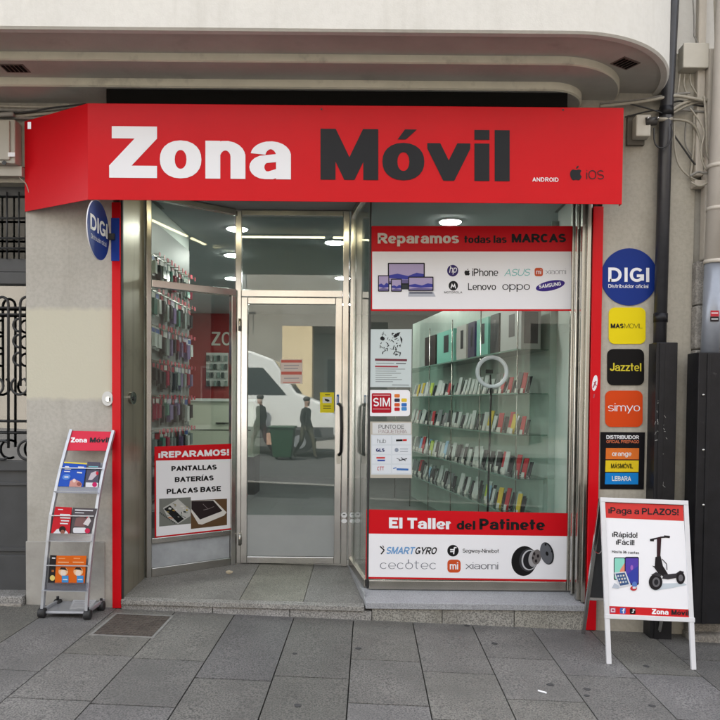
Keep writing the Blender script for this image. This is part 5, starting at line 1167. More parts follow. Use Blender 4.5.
text(ABP, 'Hasta 36 cuotas', 611.9, 639.2, 552.8, 554.2, 2.7, M_DARKP, ab, BOLD, 0.0030)
def pr(pts, c, h, nm='picture_print'): pquads(ABP, [pts], flat(c), ab, nm, h)
pr(rrect(613.8, 557.4, 625.4, 580, 1.4), (38, 40, 46), .0030); pr(rrect(614.6, 558.2, 624.6, 579, 1.1), (150, 226, 206), .0034); pr([(620, 570), (624.6, 563), (624.6, 579), (619, 579)], (240, 150, 120), .0038)
pr(rrect(624.8, 556.8, 638.9, 585, 1.6), (34, 36, 60), .0034); pr(rrect(625.6, 558.2, 638.2, 583.4, 1), (92, 70, 176), .0038); pr([(626, 575), (638, 566), (638, 583), (626, 583)], (60, 72, 170), .0042)
pr(ell(631.8, 567.6, 1.4, 2.6, 12), (170, 110, 200), .0046)
pr([(614, 572.6), (625.6, 571.4), (631, 585.4), (619.4, 587.6)], (228, 230, 236), .0050); pr([(615.4, 573.6), (624.8, 572.6), (629, 584.2), (620.2, 585.8)], (70, 96, 140), .0054)
for i_ in range(3):
    for j_ in range(3): pr(rrect(617.4 + i_ * 2.7 + j_ * 1.2, 575.2 + j_ * 3.1 - i_ * .3, 619 + i_ * 2.7 + j_ * 1.2, 577 + j_ * 3.1 - i_ * .3, .4, 2), ((220, 224, 230), (190, 210, 220), (240, 220, 200))[(i_ + j_) % 3], .0058)
pr([(612, 588), (614.4, 583), (621, 586.8), (618, 588.6)], (196, 204, 216), .0046)
pr(ell(633.6, 588.4, 3.4, 2.4, 14), (200, 60, 64), .0050); pr(ell(634.6, 584.6, 2.6, 3, 14), (96, 130, 200), .0054); pr(rrect(632.6, 586.6, 636, 588.8, .6, 2), (228, 230, 234), .0058)
# printed scooter
K1, K2, K3 = (34, 31, 34), (60, 58, 62), (110, 108, 112)
pr([(650.2, 588), (662, 583.4), (684, 583), (687, 585), (672, 588), (655, 590.8)], (206, 216, 224), .0030)
pr(line(650.4, 539.8, 660, 537.6, 1.6), K1, .0034); pr(line(660, 537.4, 670, 536.6, 1.6), K1, .0035); pr(line(650, 540, 654, 540.4, 2.2), K1, .0036); pr(line(664, 536.4, 669.8, 537, 2.2), K1, .0037)
pr([(657, 537.6), (661.4, 537), (660.4, 556), (659.4, 566), (656.6, 566), (656.8, 554)], (58, 34, 40), .0040)
pr([(655.4, 557), (660.6, 556), (663, 566), (668, 574), (665.6, 578), (658, 573), (654.6, 568)], K1, .0044)
pr([(652, 565.6), (660, 567.6), (662, 569.4), (656, 569)], K1, .0046)
pr([(664, 574.6), (676, 573.4), (680, 570.6), (684, 571.6), (682, 577), (668, 579.4), (662, 578.6)], K2, .0048)
pr(line(662, 559, 666.6, 564, .8), K2, .0047); pr(line(666.6, 564, 667, 570, .8), K2, .0049)
pr(ell(655.6, 582, 6.8, 8.0, 26), K1, .0052); pr(ell(656.2, 582.2, 3.8, 4.9, 20), K3, .0056); pr(ell(656.2, 582.2, 2.2, 2.9, 16), (40, 40, 44), .0060)
pr(ell(680.6, 578, 4.4, 6.2, 22), K1, .0052); pr(ell(680.8, 578, 2.3, 3.4, 16), K3, .0056)
pr([(651, 575), (656, 572), (662, 575), (660, 577), (655, 575.4)], K2, .0064)
for x, c in ((612.9, (196, 90, 120)), (622.8, (66, 110, 190)), (632.7, (20, 20, 22))): 
    dy = (x - 609) * .043; pr(rrect(x - 2.9, 607.4 + dy, x + 2.9, 613.0 + dy, 1.0, 3), c, .0034, 'icon')
pquads(ABP, [line(611.2, 608.8, 614.8, 608.9, .6), line(611.2, 611.6, 614.8, 611.7, .6), line(611.3, 608.8, 611.2, 611.6, .6), line(614.7, 608.8, 614.8, 611.7, .6)], M_WHITEP, ab, 'icon_mark', .004)
pquads(ABP, [line(623.4, 613.4, 623.4, 608.8, .9), line(623.4, 609, 625, 609, .8), line(622, 610.7, 624.6, 610.7, .7)], M_WHITEP, ab, 'icon_mark', .004)
pquads(ABP, [line(633.2, 609, 633.2, 612.6, .8), line(633.2, 609.4, 635, 610.2, .7), line(631.8, 612.4, 633.2, 612.6, .7)], M_WHITEP, ab, 'icon_mark', .004)
text(ABP, 'Zona', 651.8, 668.6, 614.0, 614.8, 5.2, M_WHITEP, ab, BLACK, 0.0036)
text(ABP, 'Móvil', 671.4, 688.8, 614.9, 615.7, 5.2, M_DARKP, ab, BLACK, 0.0036)

# ================================================================== BROCHURE RACK
rk = thing('brochure_rack', 'silver leaning brochure rack on castors with red header by the left pillar', 'rack', (-1.97, -0.16, gz(-1.97)))
rBL, rBR = GROUND.at(43, 617), GROUND.at(88.4, 619)
rTL, rTR = at_y(72, 430.5, -0.055), at_y(113.6, 431.5, -0.055)
RKP = Plane(rBL + Vector((0, 0, .03)), (rTL - rBL).cross(rBR - rBL))
CL = [(613, 42.2), (590, 44), (555, 47), (520, 50.6), (512, 52), (490, 56.4), (462, 62.8), (430, 71.6)]
CR_ = [(614, 86.6), (590, 87.8), (555, 91), (520, 95), (512, 96.4), (490, 99.8), (462, 105.4), (431, 113.4)]
YY = [-0.285, -0.28, -0.27, -0.25, -0.24, -0.20, -0.135, -0.05]
def interp(tab, y):
    tab = sorted(tab)
    for (a, u), (b2, v) in zip(tab, tab[1:]):
        if y <= b2: return u + (v - u) * (y - a) / (b2 - a)
    return tab[-1][1]
def lx(y): return interp(CL, y)
def rx_(y): return interp(CR_, y)
def ry(y): return interp([(q[0], d_) for q, d_ in zip(CL, YY)], y)
def rackpt(y, side): return at_y(lx(y) if side == 0 else rx_(y), y + (1 if side else 0), ry(y))
for side in (0, 1):
    pts = smooth_pts([rackpt(q[0], side) for q in CL], 4)
    bm = bmesh.new()
    for p, q in zip(pts, pts[1:]): bar(bm, p, q + (q - p).normalized() * 0.001, 0.018, 0.030, (0, 1, 0))
    obj('upright', bm, M_SILVER, rk)
def tier(y0, y1):
    p, q, r_ = rackpt(y1, 0), rackpt(y0, 0), rackpt(y1, 1)
    return Plane(p, (q - p).cross(r_ - p))
RKP = tier(430, 455)
ppoly(RKP, [(lx(431) + 1, 431), (rx_(432) - 1, 432), (rx_(451) - 1, 451), (lx(450.6) + 1, 450.6)], flat((226, 52, 78)), rk, 'header_panel', 0.006, 0.0)
text(RKP, 'Zona', 70.8, 87, 442.4, 442.5, 5.0, M_WHITEP, rk, BLACK, 0.0075)
text(RKP, 'Móvil', 89.6, 109.2, 442.5, 442.6, 5.0, M_DARKP, rk, BLACK, 0.0075, shear=.1)
TIERS = []
for y0, y1 in ((486.7, 493), (533, 541), (582, 589.6)):
    RKP = tier(y0 - 26, y1); TIERS.append(RKP)
    tr_ = ppoly(RKP, [(lx(y0) + .5, y0), (rx_(y0) - .5, y0 + .8), (rx_(y1) - .5, y1 + .8), (lx(y1) + .5, y1)], M_CLEAR, rk, 'tray_front', 0.046, 0.042)
    p, q = RKP.at(lx(y1), y1), RKP.at(rx_(y1), y1 + .8); bm = bmesh.new(); obox(bm, p, q - p, RKP.n, (0, 0, 1), (q - p).length, 0.046, 0.004); obj('tray_floor', bm, M_SILVER, rk)
    yb = y0 - 24
    ppoly(RKP, [(lx(yb) + .5, yb), (rx_(yb) - .5, yb + .5), (rx_(y1) - .5, y1), (lx(y1) + .5, y1 - .6)], mat('tray_back_grey', (0.30, 0.31, 0.33), 0.5), rk, 'tray_back', -0.008, -0.012)
    pbar(RKP, (lx(yb + 6.4), yb + 6.4), (rx_(yb + 7), yb + 7), 0.006, 'retaining_rail', M_SILVER, rk, 0.03, 0.036, 0)
# base plate and castors
zb_ = gz(-1.97) + 0.030
bm = bmesh.new(); prism(bm, [(rBL.x, rBL.y - .01, zb_), (rBR.x, rBR.y - .01, zb_), (rBR.x + .012, -0.035, zb_), (rBL.x + .012, -0.035, zb_)], (0, 0, 1), 0.016); obj('base_plate', bm, M_SILVER, rk, bevel=0.004)
for s_, x in (('l', rBL.x), ('r', rBR.x)):
    bm = bmesh.new(); bar(bm, (x, rBL.y, zb_ + .024), (x + .012, -0.03, zb_ + .024), 0.018, 0.02, (0, 0, 1)); obj('side_rail', bm, M_SILVER, rk, bevel=0.003)
for x, y in ((rBL.x, rBL.y), (rBR.x, rBR.y), (rBL.x + .01, -0.06), (rBR.x + .01, -0.06)):
    c = Vector((x, y - .012, gz(x) + 0.0325)); bm = bmesh.new()
    tube(bm, [c + Vector((-.022, 0, 0)), c + Vector((-.019, 0, 0)), c + Vector((.019, 0, 0)), c + Vector((.022, 0, 0))], [.022, .032, .032, .022], 18); w_ = obj('castor', bm, M_RUB, rk, smooth=True)
    tubeo('castor_stem', [c + Vector((0, 0, .03)), c + Vector((0, 0, .05))], 0.01, M_BLACKM, w_)
# brochures
def brochure(pts, c, lab, marks, h=0.02):
    RKP = TIERS[0 if pts[0][1] < 500 else 1 if pts[0][1] < 550 else 2]
    o = thing('brochure', lab, 'brochure', RKP.at(*pts[2]), 'brochures in the rack')
    ppoly(RKP, pts, flat(c), o, 'cover', h + 0.006, h)
    for k, (q, cc) in enumerate(marks): pquads(RKP, [q], flat(cc), o, 'cover_print', h + 0.0072 + k * 0.0003)
Wt = (228, 228, 234)
brochure([(64.2, 461.6), (87, 463), (83.4, 487), (58.4, 486.4)], (34, 84, 190), 'blue brochure with white lettering, top tier left of the rack',
  [([(64.2, 461.6), (87, 463), (86.8, 464.4), (63.9, 463)], (232, 214, 70)), (line(65, 466.6, 69, 466.8, 1), Wt), (line(64.6, 469, 71, 469.3, .8), Wt), (line(64.2, 471.4, 70, 471.6, .8), Wt), (line(78, 467, 84, 467.2, 1), Wt), (line(77, 472.4, 82, 472.8, 1.4), Wt),
   (ell(66.4, 477, 4.2, 2.8, 16, -10), (90, 140, 220)), (line(64.4, 477, 68.4, 477, 1.3), Wt), ([(69, 486.6), (70, 481), (74, 479), (80, 481.6), (82, 484), (81, 487)], (206, 150, 140)), (ell(74.2, 480.6, 1.6, 2, 10), (236, 210, 200)), (ell(79, 484, 2.4, 2, 10), (150, 90, 80))])
brochure([(87.8, 462), (100.6, 462.6), (97.4, 488), (85.4, 487.4)], (84, 82, 100), 'grey brochure with red dot, top tier right of the rack',
  [(line(88.4, 466.4, 98, 466.8, .8), (120, 190, 200)), (line(88.2, 468.4, 96, 468.8, .9), (150, 220, 220)), ([(88, 480), (91, 473), (96, 471), (98, 474), (92, 480)], (200, 190, 200)), (ell(97.2, 473.2, 1.4, 1.8, 10), (206, 40, 60)), ([(85.8, 482.4), (98, 482.8), (97.6, 487.6), (85.5, 487)], Wt), (ell(94.6, 484.6, 2.5, 2.5, 12), (200, 30, 100))])
brochure([(55.6, 506.6), (72.2, 507.4), (69.8, 534), (51.3, 533.2)], (204, 30, 44), 'red brochure with a face at its foot, middle tier left',
  [(line(58, 509.4, 63, 509.6, .8), Wt), (line(60, 514.6, 70, 515, 1.4), Wt), (line(60, 517.6, 70.4, 518, 1.4), Wt), (line(61, 520.6, 69, 521, 1.2), Wt), (line(60, 523.4, 68, 523.8, 1.2), Wt), ([(53, 533.4), (57, 529), (64, 528), (68.6, 533.8)], Wt), (ell(62.4, 529.6, 3.4, 3.6, 14), (40, 26, 26)), (ell(62.6, 532, 2.2, 2.2, 12), (150, 96, 80))])
brochure([(73.4, 507.6), (96.8, 508.6), (90.8, 534.8), (71, 534)], (86, 80, 84), 'dark grey brochure with white panel, middle tier right',
  [(line(75, 510, 93, 510.6, 1.2), Wt), (line(75, 512.6, 84, 513, .8), Wt), ([(74, 526), (76, 518), (82, 516), (88, 520), (84, 527)], (130, 96, 96)), (ell(88, 518, 1.6, 1.8, 10), (214, 60, 80)), ([(83, 524), (89, 516), (91, 521), (88, 526)], (220, 214, 216)), (rrect(73, 527.6, 86, 533, 1.6), Wt), (ell(87.4, 530.8, 2.7, 2.6, 12), (206, 40, 80))])
brochure([(50.6, 555), (57, 555.4), (55.2, 583), (48.2, 582.6)], (40, 38, 40), 'dark brochure half hidden, bottom tier far left', [(line(52, 558, 55.4, 558.2, 1.2), Wt), (ell(52.4, 578, 2.6, 2.8, 12), (226, 206, 120)), (line(51.6, 571, 54, 571, 2), (180, 110, 60))])
for (x, lab) in ((56.2, 'orange brochure with blue label, bottom tier centre'), (71.2, 'orange brochure with blue label, bottom tier right')):
    brochure([(x, 555.6), (x + 15.4, 555.8), (x + 13.6, 583.2), (x - 1.4, 583)], (226, 106, 26), lab,
     [(line(x + 2.4, 558.4, x + 9, 558.5, .9), (244, 170, 110)), (line(x + 1.6, 562.2, x + 12.6, 562.4, 1.2), (244, 180, 130)), (ell(x + 7, 571.6, 4.8, 4.4, 18), (244, 196, 150)), ([(x + 2.6, 570), (x + 5, 567.2), (x + 9, 567.4), (x + 11.4, 571), (x + 9, 570), (x + 5, 569.4)], (50, 34, 30)), (ell(x + 7, 573, 2.8, 3.2, 14), (240, 222, 206)), (rect(x + 5.6, 575.6, x + 12.2, 582.6), (70, 150, 214)), (line(x + 6.6, 579.6, x + 11.2, 579.6, 1), Wt)], 0.020)
sh = thing('loose_leaflet', 'white leaflet lying on the rack base plate', 'leaflet', (-1.9, -0.14, zb_ + .023))
BPp = Plane((0, 0, zb_ + 0.0165), (0, 0, 1))
bm = bmesh.new(); prism(bm, [BPp.at(x, y) for x, y in ((73.4, 600), (96.4, 600.4), (91, 608), (69.6, 609.4))], (0, 0, 1), 0.002); obj('sheet', bm, flat((206, 208, 212)), sh)
bm = bmesh.new()
for k in range(4):
    a, b_ = BPp.at(75 - k * .9, 602 + k * 1.7), BPp.at(92 - k * .9, 602.2 + k * 1.6); bar(bm, a + Vector((0, 0, .0026)), b_ + Vector((0, 0, .0026)), 0.004, .0006, (0, 0, 1))
o = obj('text_lines', bm, flat((140, 142, 148)), sh); o['kind'] = 'stuff'

# ================================================================== GOODS INSIDE THE SHOP
def placed(name, label, cat, loc, rz, grp): 
    o = thing(name, label, cat, loc, grp); o.rotation_euler = (0, 0, rz); return o
def lobj(name, bm, m, parent, smooth=False):
    """mesh given in the parent's local space"""
    bmesh.ops.recalc_face_normals(bm, faces=bm.faces); me = bpy.data.meshes.new(name); bm.to_mesh(me); bm.free(); me.materials.append(m)
    o = bpy.data.objects.new(name, me); C.objects.link(o); o.parent = parent
    return o
def lbox(name, a, b_, m, parent):
    bm = bmesh.new(); box(bm, a, b_); return lobj(name, bm, m, parent)
# glass shelving along the right-hand side, running away from the window
N0, F1 = Vector((1.47, 0.95, 0)), Vector((0.62, 5.5, 0)); su = (F1 - N0).normalized(); sn = Vector((-su.y, su.x, 0)); srz = math.atan2(su.y, su.x)
if sn.x > 0: sn = -sn
SL = (F1 - N0).length
SHZ = [1.96, 1.60, 1.26, 0.90, 0.58]
unit = thing('glass_shelving', 'long wall display of glass shelves receding inside the display window', 'shelving', (*N0.xy, 0.16))
bm = bmesh.new(); obox(bm, Vector((*N0.xy, 0.16)) - sn * 0.05, su, sn, (0, 0, 1), SL, 0.045, 2.5); obj('back_panel', bm, mat('pale_green_panel', (0.40, 0.48, 0.44), 0.3, var=0.10, scale=4), unit)
for z in SHZ:
    bm = bmesh.new(); obox(bm, Vector((*N0.xy, z - 0.008)), su, sn, (0, 0, 1), SL, 0.27, 0.008); obj('glass_shelf', bm, M_SHELFG, unit)
    bm = bmesh.new(); obox(bm, Vector((*N0.xy, z - 0.011)) + sn * 0.2705, su, sn, (0, 0, 1), SL, 0.004, 0.013); obj('shelf_edge', bm, mat('green_glass_edge', (0.16, 0.26, 0.22), 0.25), unit)
for k in range(6):
    p = N0 + su * (0.02 + k * 0.9); tubeo('upright', [p + sn * .262 + Vector((0, 0, .16)), p + sn * .262 + Vector((0, 0, 2.4))], 0.006, M_ALUD, unit, 6)
bxo('end_panel', (1.475, 0.93, 0.16), (1.72, 0.948, 3.0), mat('pale_green_panel', (0.42, 0.50, 0.46), 0.35), unit)
# handsets in upright card packs: white stand, coloured pack
PC = {'white': (0.50, 0.52, 0.52), 'grey': (0.17, 0.19, 0.20), 'black': (0.02, 0.02, 0.022), 'red': (0.45, 0.02, 0.03), 'yellow': (0.60, 0.42, 0.03), 'lime': (0.40, 0.50, 0.06), 'blue': (0.25, 0.42, 0.60)}
ORDW0 = 'first second third fourth fifth sixth seventh eighth ninth tenth eleventh twelfth thirteenth fourteenth fifteenth sixteenth seventeenth eighteenth nineteenth twentieth twenty-first twenty-second twenty-third twenty-fourth twenty-fifth twenty-sixth twenty-seventh twenty-eighth'.split()
ORDW = ORDW0[:20] + [a_ + '-' + b2 for a_ in ('twenty', 'thirty', 'forty') for b2 in ORDW0[:9]]
ROWN = ['top', 'upper', 'middle', 'lower', 'bottom']
protos = {}
def phone_proto(c):
    t = thing('boxed_phone', '', 'phone', (0, 0, 0))
    tl_ = 0.26
    def slabq(nm, x0, x1, h, lean, th, m, y0=0.0):
        bm = bmesh.new(); vs = [(x0, y0, 0), (x1, y0, 0), (x1, y0 + th, 0), (x0, y0 + th, 0)]
        a_ = [bm.verts.new(Vector(v)) for v in vs]; b2 = [bm.verts.new(Vector((v[0], v[1] + lean, h))) for v in vs]
        bm.faces.new(a_[::-1]); bm.faces.new(b2)
        for i in range(4): bm.faces.new((a_[i], a_[(i + 1) % 4], b2[(i + 1) % 4], b2[i]))
        return lobj(nm, bm, m, t)
    slabq('pack', -.048, .006, 0.185, .055, .010, mat('pack_' + c, PC[c], 0.45))
    slabq('handset', .010, .050, 0.150, .060, .008, mat('handset_' + ('dark' if c != 'black' else 'grey'), (0.03, 0.03, 0.035) if c != 'black' else (0.25, 0.25, 0.26), 0.2), .012)
    slabq('price_card', -.040, -.004, 0.045, .012, .002, mat('price_card', (0.55, 0.55, 0.52), 0.5), -.012)
    lbox('stand', (-.03, .014, 0.0), (.03, .06, .012), M_CLEAR if False else mat('stand_white', (0.5, 0.5, 0.5), 0.4), t)
    return t
random.seed(12)
first = {}
for r_, z in enumerate(SHZ[1:]):
    s_ = 0.12; k = 0
    while s_ < 4.0:
        if s_ < 0.62: c = [['red', 'black', 'red'], ['red', 'yellow', 'red'], ['red', 'red', 'white'], ['yellow', 'white', 'red']][r_][k % 3]
        else: c = random.choices(['white', 'grey', 'black', 'lime', 'yellow', 'blue', 'red'], [6, 3, 2.2, .25, .3, .3, .35])[0]
        p = N0 + su * s_ + sn * random.uniform(.13, .2)
        where = 'near end' if s_ < .62 else 'along the row'
        lab = '%s boxed phone, %s from the near end of the %s glass shelf' % (c, ORDW[k], ROWN[r_ + 1])
        grp = 'boxed phones on the %s glass shelf' % ROWN[r_ + 1]
        rz = math.atan2(sn.y, sn.x) + math.pi / 2 + 0.5 + random.uniform(-.2, .2)
        loc = (p.x, p.y, z + 0.0005)
        if c not in first: first[c] = phone_proto(c); o = first[c]; o.location = loc; o.rotation_euler = (0, 0, rz)
        else: o = copy_tree(first[c], loc, (0, 0, rz))
        sc_ = random.uniform(.75, 1.05); o.scale = (sc_ * random.uniform(.75, 1.05), sc_, sc_)
        o['label'] = lab; o['group'] = grp
        s_ += random.uniform(.085, .14) if s_ > .5 else random.uniform(.13, .17); k += 1
# tall cartons on the top shelf
M_MINT = (0.18, 0.46, 0.38)
for (s0, s1, c, lab) in ((.05, .52, (0.36, 0.37, 0.37), 'white carton with dark product picture, nearest on the top shelf'), (.56, .78, (0.015, 0.015, 0.018), 'black carton beside the nearest white one on the top shelf'), (.84, 1.16, M_MINT, 'mint green carton in the middle of the top shelf'),
                         (1.22, 1.42, (0.05, 0.04, 0.08), 'dark carton with blue lights behind the ring light'), (1.48, 1.80, (0.48, 0.46, 0.44), 'pale carton left of the dark one on the top shelf'), (1.90, 2.55, M_MINT, 'wide mint green carton on the top shelf'), (2.62, 3.1, (0.03, 0.02, 0.02), 'black carton farthest along the top shelf')):
    t = thing('carton', lab, 'box', (*(N0 + su * s0).xy, SHZ[0]), 'cartons on the top shelf')
    hgt = 0.36
    bm = bmesh.new(); obox(bm, Vector((*(N0 + su * s0 + sn * .05).xy, SHZ[0] + .001)), su, sn, (0, 0, 1), s1 - s0, 0.17, hgt); obj('carton_body', bm, mat('carton_%d' % int(s0 * 100), c, 0.4), t)
    bm = bmesh.new(); obox(bm, Vector((*(N0 + su * (s0 - .0015) + sn * .075).xy, SHZ[0] + .05)), -su, sn, (0, 0, 1), 0.001, 0.12, hgt - .1); obj('end_label', bm, mat('label_end_%d' % int(s0 * 100), (0.5, 0.5, 0.48) if c[0] < .1 or c == M_MINT else (0.06, 0.05, 0.06), 0.4), t)
    bm = bmesh.new(); obox(bm, Vector((*(N0 + su * (s0 + (s1 - s0) * .3) + sn * .2205).xy, SHZ[0] + .12)), su, sn, (0, 0, 1), (s1 - s0) * .28, .001, hgt - .17); obj('picture', bm, mat('picture_dark', (0.03, 0.03, 0.035), 0.3), t)
    if lab.startswith('dark carton'):
        for k in range(3):
            bm = bmesh.new(); obox(bm, Vector((*(N0 + su * (s0 - .003) + sn * .11).xy, SHZ[0] + .08 + k * .08)), -su, sn, (0, 0, 1), .001, .05, .045); obj('blue_light', bm, mat('blue_glow', (0.10, 0.12, 0.95), 0.3, emit=1.2), t)
# ring light on a stand
RLY = 0.62; RLP = yplane(RLY); rc = RLP.at(492, 372)
rl = thing('ring_light', 'white ring light on a slim stand in front of the phone shelves', 'lamp', (rc.x, RLY, 0.16))
bm = bmesh.new(); n1, n2 = 40, 10; R1, R2 = 0.113, 0.0155
vs = [[bm.verts.new((rc.x + (R1 + R2 * math.cos(b_)) * math.cos(a), RLY + R2 * .8 * math.sin(b_), rc.z + (R1 + R2 * math.cos(b_)) * math.sin(a))) for b_ in [2 * math.pi * j / n2 for j in range(n2)]] for a in [2 * math.pi * i / n1 for i in range(n1)]]
for i in range(n1):
    for j in range(n2): bm.faces.new((vs[i][j], vs[(i + 1) % n1][j], vs[(i + 1) % n1][(j + 1) % n2], vs[i][(j + 1) % n2]))
obj('ring', bm, mat('ring_diffuser', (0.75, 0.73, 0.82), 0.4), rl, smooth=True)
tubeo('ball_joint', [(rc.x - .005, RLY, rc.z - .125), (rc.x - .005, RLY, rc.z - .165)], 0.012, M_BLACKM, rl)
tubeo('pole', [(rc.x - .005, RLY + .005, rc.z - .16), (rc.x - .02, RLY + .01, 0.5)], 0.008, M_BLACKM, rl)
for a in (0, 120, 240): tubeo('leg', [(rc.x - .02, RLY + .01, 0.5), (rc.x - .02 + .25 * math.cos(R(a)), RLY + .01 + .2 * math.sin(R(a)), 0.165)], 0.007, M_BLACKM, rl)
tubeo('phone_clip', [(rc.x - .005, RLY, rc.z - .11), (rc.x - .01, RLY + .02, rc.z - .02)], 0.006, M_BLACKM, rl); bxo('phone_holder', (rc.x - .045, RLY + .015, rc.z - .01), (rc.x + .01, RLY + .03, rc.z + .02), M_BLACKM, rl)
# blister packs on the left partition
peg = thing('peg_wall', 'left wall panel hung with rows of packed phone accessories', 'display panel', (-1.74, 1.3, .16))
bxo('panel', (-1.7445, 0.66, 0.3), (-1.735, 1.98, 2.95), mat('peg_panel', (0.20, 0.21, 0.21), 0.5), peg)
ROWS = [2.66, 2.38, 2.10, 1.82, 1.54, 1.26, 0.98, 0.70]
for z in ROWS: bxo('rail', (-1.7345, 0.66, z + .006), (-1.726, 1.98, z + .02), M_ALUD, peg)
packp = {}
random.seed(4)
PK = {'clear': (0.20, 0.23, 0.23), 'dark': (0.02, 0.02, 0.025), 'violet': (0.16, 0.12, 0.24), 'white': (0.48, 0.5, 0.5), 'green': (0.07, 0.17, 0.14), 'crimson': (0.25, 0.02, 0.05)}
def pack_proto(c):
    t = thing('blister_pack', '', 'package', (0, 0, 0))
    lbox('card', (0.02, -.042, -.20), (0.024, .042, 0.0), mat('card_' + c, PK[c], 0.4), t)
    lbox('blister', (0.0245, -.03, -.18), (0.05, .03, -.06), mat('blister_' + c, tuple(min(1, v * 1.2) for v in PK[c]), 0.12), t)
    lbox('header_print', (0.0242, -.038, -.05), (0.0252, .038, -.012), mat('header_' + c, {'clear': (0.5, 0.5, 0.5), 'dark': (0.35, 0.03, 0.05), 'violet': (0.5, 0.48, 0.55), 'white': (0.05, 0.1, 0.3), 'green': (0.5, 0.52, 0.48), 'crimson': (0.5, 0.5, 0.48)}[c], 0.4), t)
    lbox('hook', (0.0, -.003, 0.004), (0.075, .003, 0.010), M_ALU, t)
    lbox('price_tag', (0.0755, -.022, -.014), (0.0785, .022, .022), mat('tag_red', (0.40, 0.02, 0.045), 0.4), t)
    return t
ORD = ['highest', 'second', 'third', 'fourth', 'fifth', 'sixth', 'seventh', 'lowest']
for r_, z in enumerate(ROWS):
    for k in range(11):
        c = random.choice(['clear', 'dark', 'violet', 'white', 'clear', 'green', 'dark', 'crimson', 'dark'])
        loc = (-1.734, 0.74 + k * 0.114 + random.uniform(-.01, .01), z)
        if c not in packp: packp[c] = pack_proto(c); o = packp[c]; o.location = loc
        else: o = copy_tree(packp[c], loc)
        o.rotation_euler = (random.uniform(-.05, .05), 0, random.uniform(-.15, .15)); o.scale = (1, random.uniform(.8, 1.15), random.uniform(.8, 1.2))
        o['label'] = '%s accessory pack, %s from the street in the %s row of the peg wall' % (c, ORDW[k], ORD[r_]); o['group'] = 'accessory packs, %s row of the peg wall' % ORD[r_]
# rear of the shop
RW = yplane(IY - 0.012)
zl = thing('wall_lettering', 'large white letters on the red rear wall of the shop', 'lettering', RW.at(222, 346))
text(RW, 'ZO', 211.4, 231.4, 345.4, 345.6, 13.6, mat('letter_white', (0.7, 0.68, 0.62), 0.5), zl, (0.10, 0.07), 0.004, gap=.25)
sw = thing('slat_panel', 'white slatted panel with small hung accessories on the red rear wall', 'display panel', RW.at(217, 388))
s0, s1 = RW.at(206.5, 386), RW.at(228.5, 353)
bxo('panel', (s0.x, IY - .04, s0.z), (s1.x, IY - .013, s1.z), mat('slat_white', (0.6, 0.62, 0.60), 0.5), sw)
random.seed(8)
for i in range(4):
    for j in range(6):
        x = s0.x + (j + .5) / 6 * (s1.x - s0.x); z = s1.z - .05 - i * .15
        bxo('hung_pack', (x - .022, IY - .075, z - .10), (x + .022, IY - .041, z), mat('hung_%d' % ((i * 7 + j) % 3), [(0.05, 0.06, 0.06), (0.2, 0.26, 0.24), (0.4, 0.42, 0.4)][(i * 7 + j * 5) % 3], 0.4), sw)
cb = thing('service_counter', 'pale service counter with dark base at the back of the shop', 'counter', (-2.0, 5.4, .16))
bxo('base', (-3.0, 5.5, 0.16), (-1.66, 6.0, 0.72), mat('counter_dark', (0.03, 0.028, 0.025), 0.5), cb)
bxo('front_panel', (-3.0, 5.4, 0.72), (-1.66, 6.0, 1.52), mat('counter_pale', (0.50, 0.53, 0.44), 0.4), cb)
bxo('worktop', (-3.04, 5.36, 1.521), (-1.62, 6.02, 1.56), mat('counter_white', (0.62, 0.64, 0.62), 0.3), cb)
bxo('drawer_gap', (-2.98, 5.396, 1.10), (-1.7, 5.3995, 1.112), M_DARKGAP, cb); bxo('handle', (-2.2, 5.37, 1.2), (-1.9, 5.3995, 1.215), M_BLACKM, cb)
cs = thing('wall_cabinet', 'tall pale cabinet with stacked goods left of the service counter', 'cabinet', (-2.55, 3.4, .16))
for x in (-2.72, -2.24): bxo('side_panel', (x, 3.4, .16), (x + .02, 3.8, 2.55), mat('cabinet_pale', (0.50, 0.53, 0.52), 0.45), cs)
for z in (.2, .75, 1.2, 1.62, 2.05, 2.5): bxo('shelf', (-2.70, 3.4, z), (-2.24, 3.8, z + .025), mat('cabinet_pale', (0.50, 0.53, 0.52), 0.45), cs)
bxo('back_panel', (-2.70, 3.79, .2), (-2.24, 3.8, 2.5), mat('cabinet_back', (0.30, 0.33, 0.32), 0.5), cs)
bxo('drawer', (-2.698, 3.41, .226), (-2.242, 3.78, .748), mat('cabinet_pale', (0.50, 0.53, 0.52), 0.45), cs); bxo('drawer', (-2.698, 3.41, .776), (-2.242, 3.78, 1.198), mat('cabinet_pale', (0.50, 0.53, 0.52), 0.45), cs)
for (x0, x1, z, h, c, lab) in ((-2.68, -2.5, 1.226, .25, (0.03, 0.03, 0.03), 'black goods box on the cabinet, lower open shelf'), (-2.46, -2.28, 1.226, .3, (0.55, 0.25, 0.10), 'tan goods box on the cabinet, lower open shelf'), (-2.66, -2.44, 1.646, .28, (0.55, 0.57, 0.55), 'white goods box on the cabinet, middle open shelf'), (-2.42, -2.27, 1.646, .2, (0.12, 0.13, 0.13), 'dark goods box on the cabinet, middle open shelf'), (-2.68, -2.30, 2.076, .36, (0.10, 0.11, 0.12), 'dark grey goods box on the cabinet, upper shelf')):
    t = thing('goods_box', lab, 'box', ((x0 + x1) / 2, 3.6, z), 'goods boxes on the cabinet'); bxo('carton_body', (x0, 3.45, z), (x1, 3.75, z + h), mat('goods_%d' % int(h * 100), c, 0.5), t); bxo('label', (x0 + .03, 3.448, z + .05), (x1 - .03, 3.4495, z + .1), M_WHITEP, t)

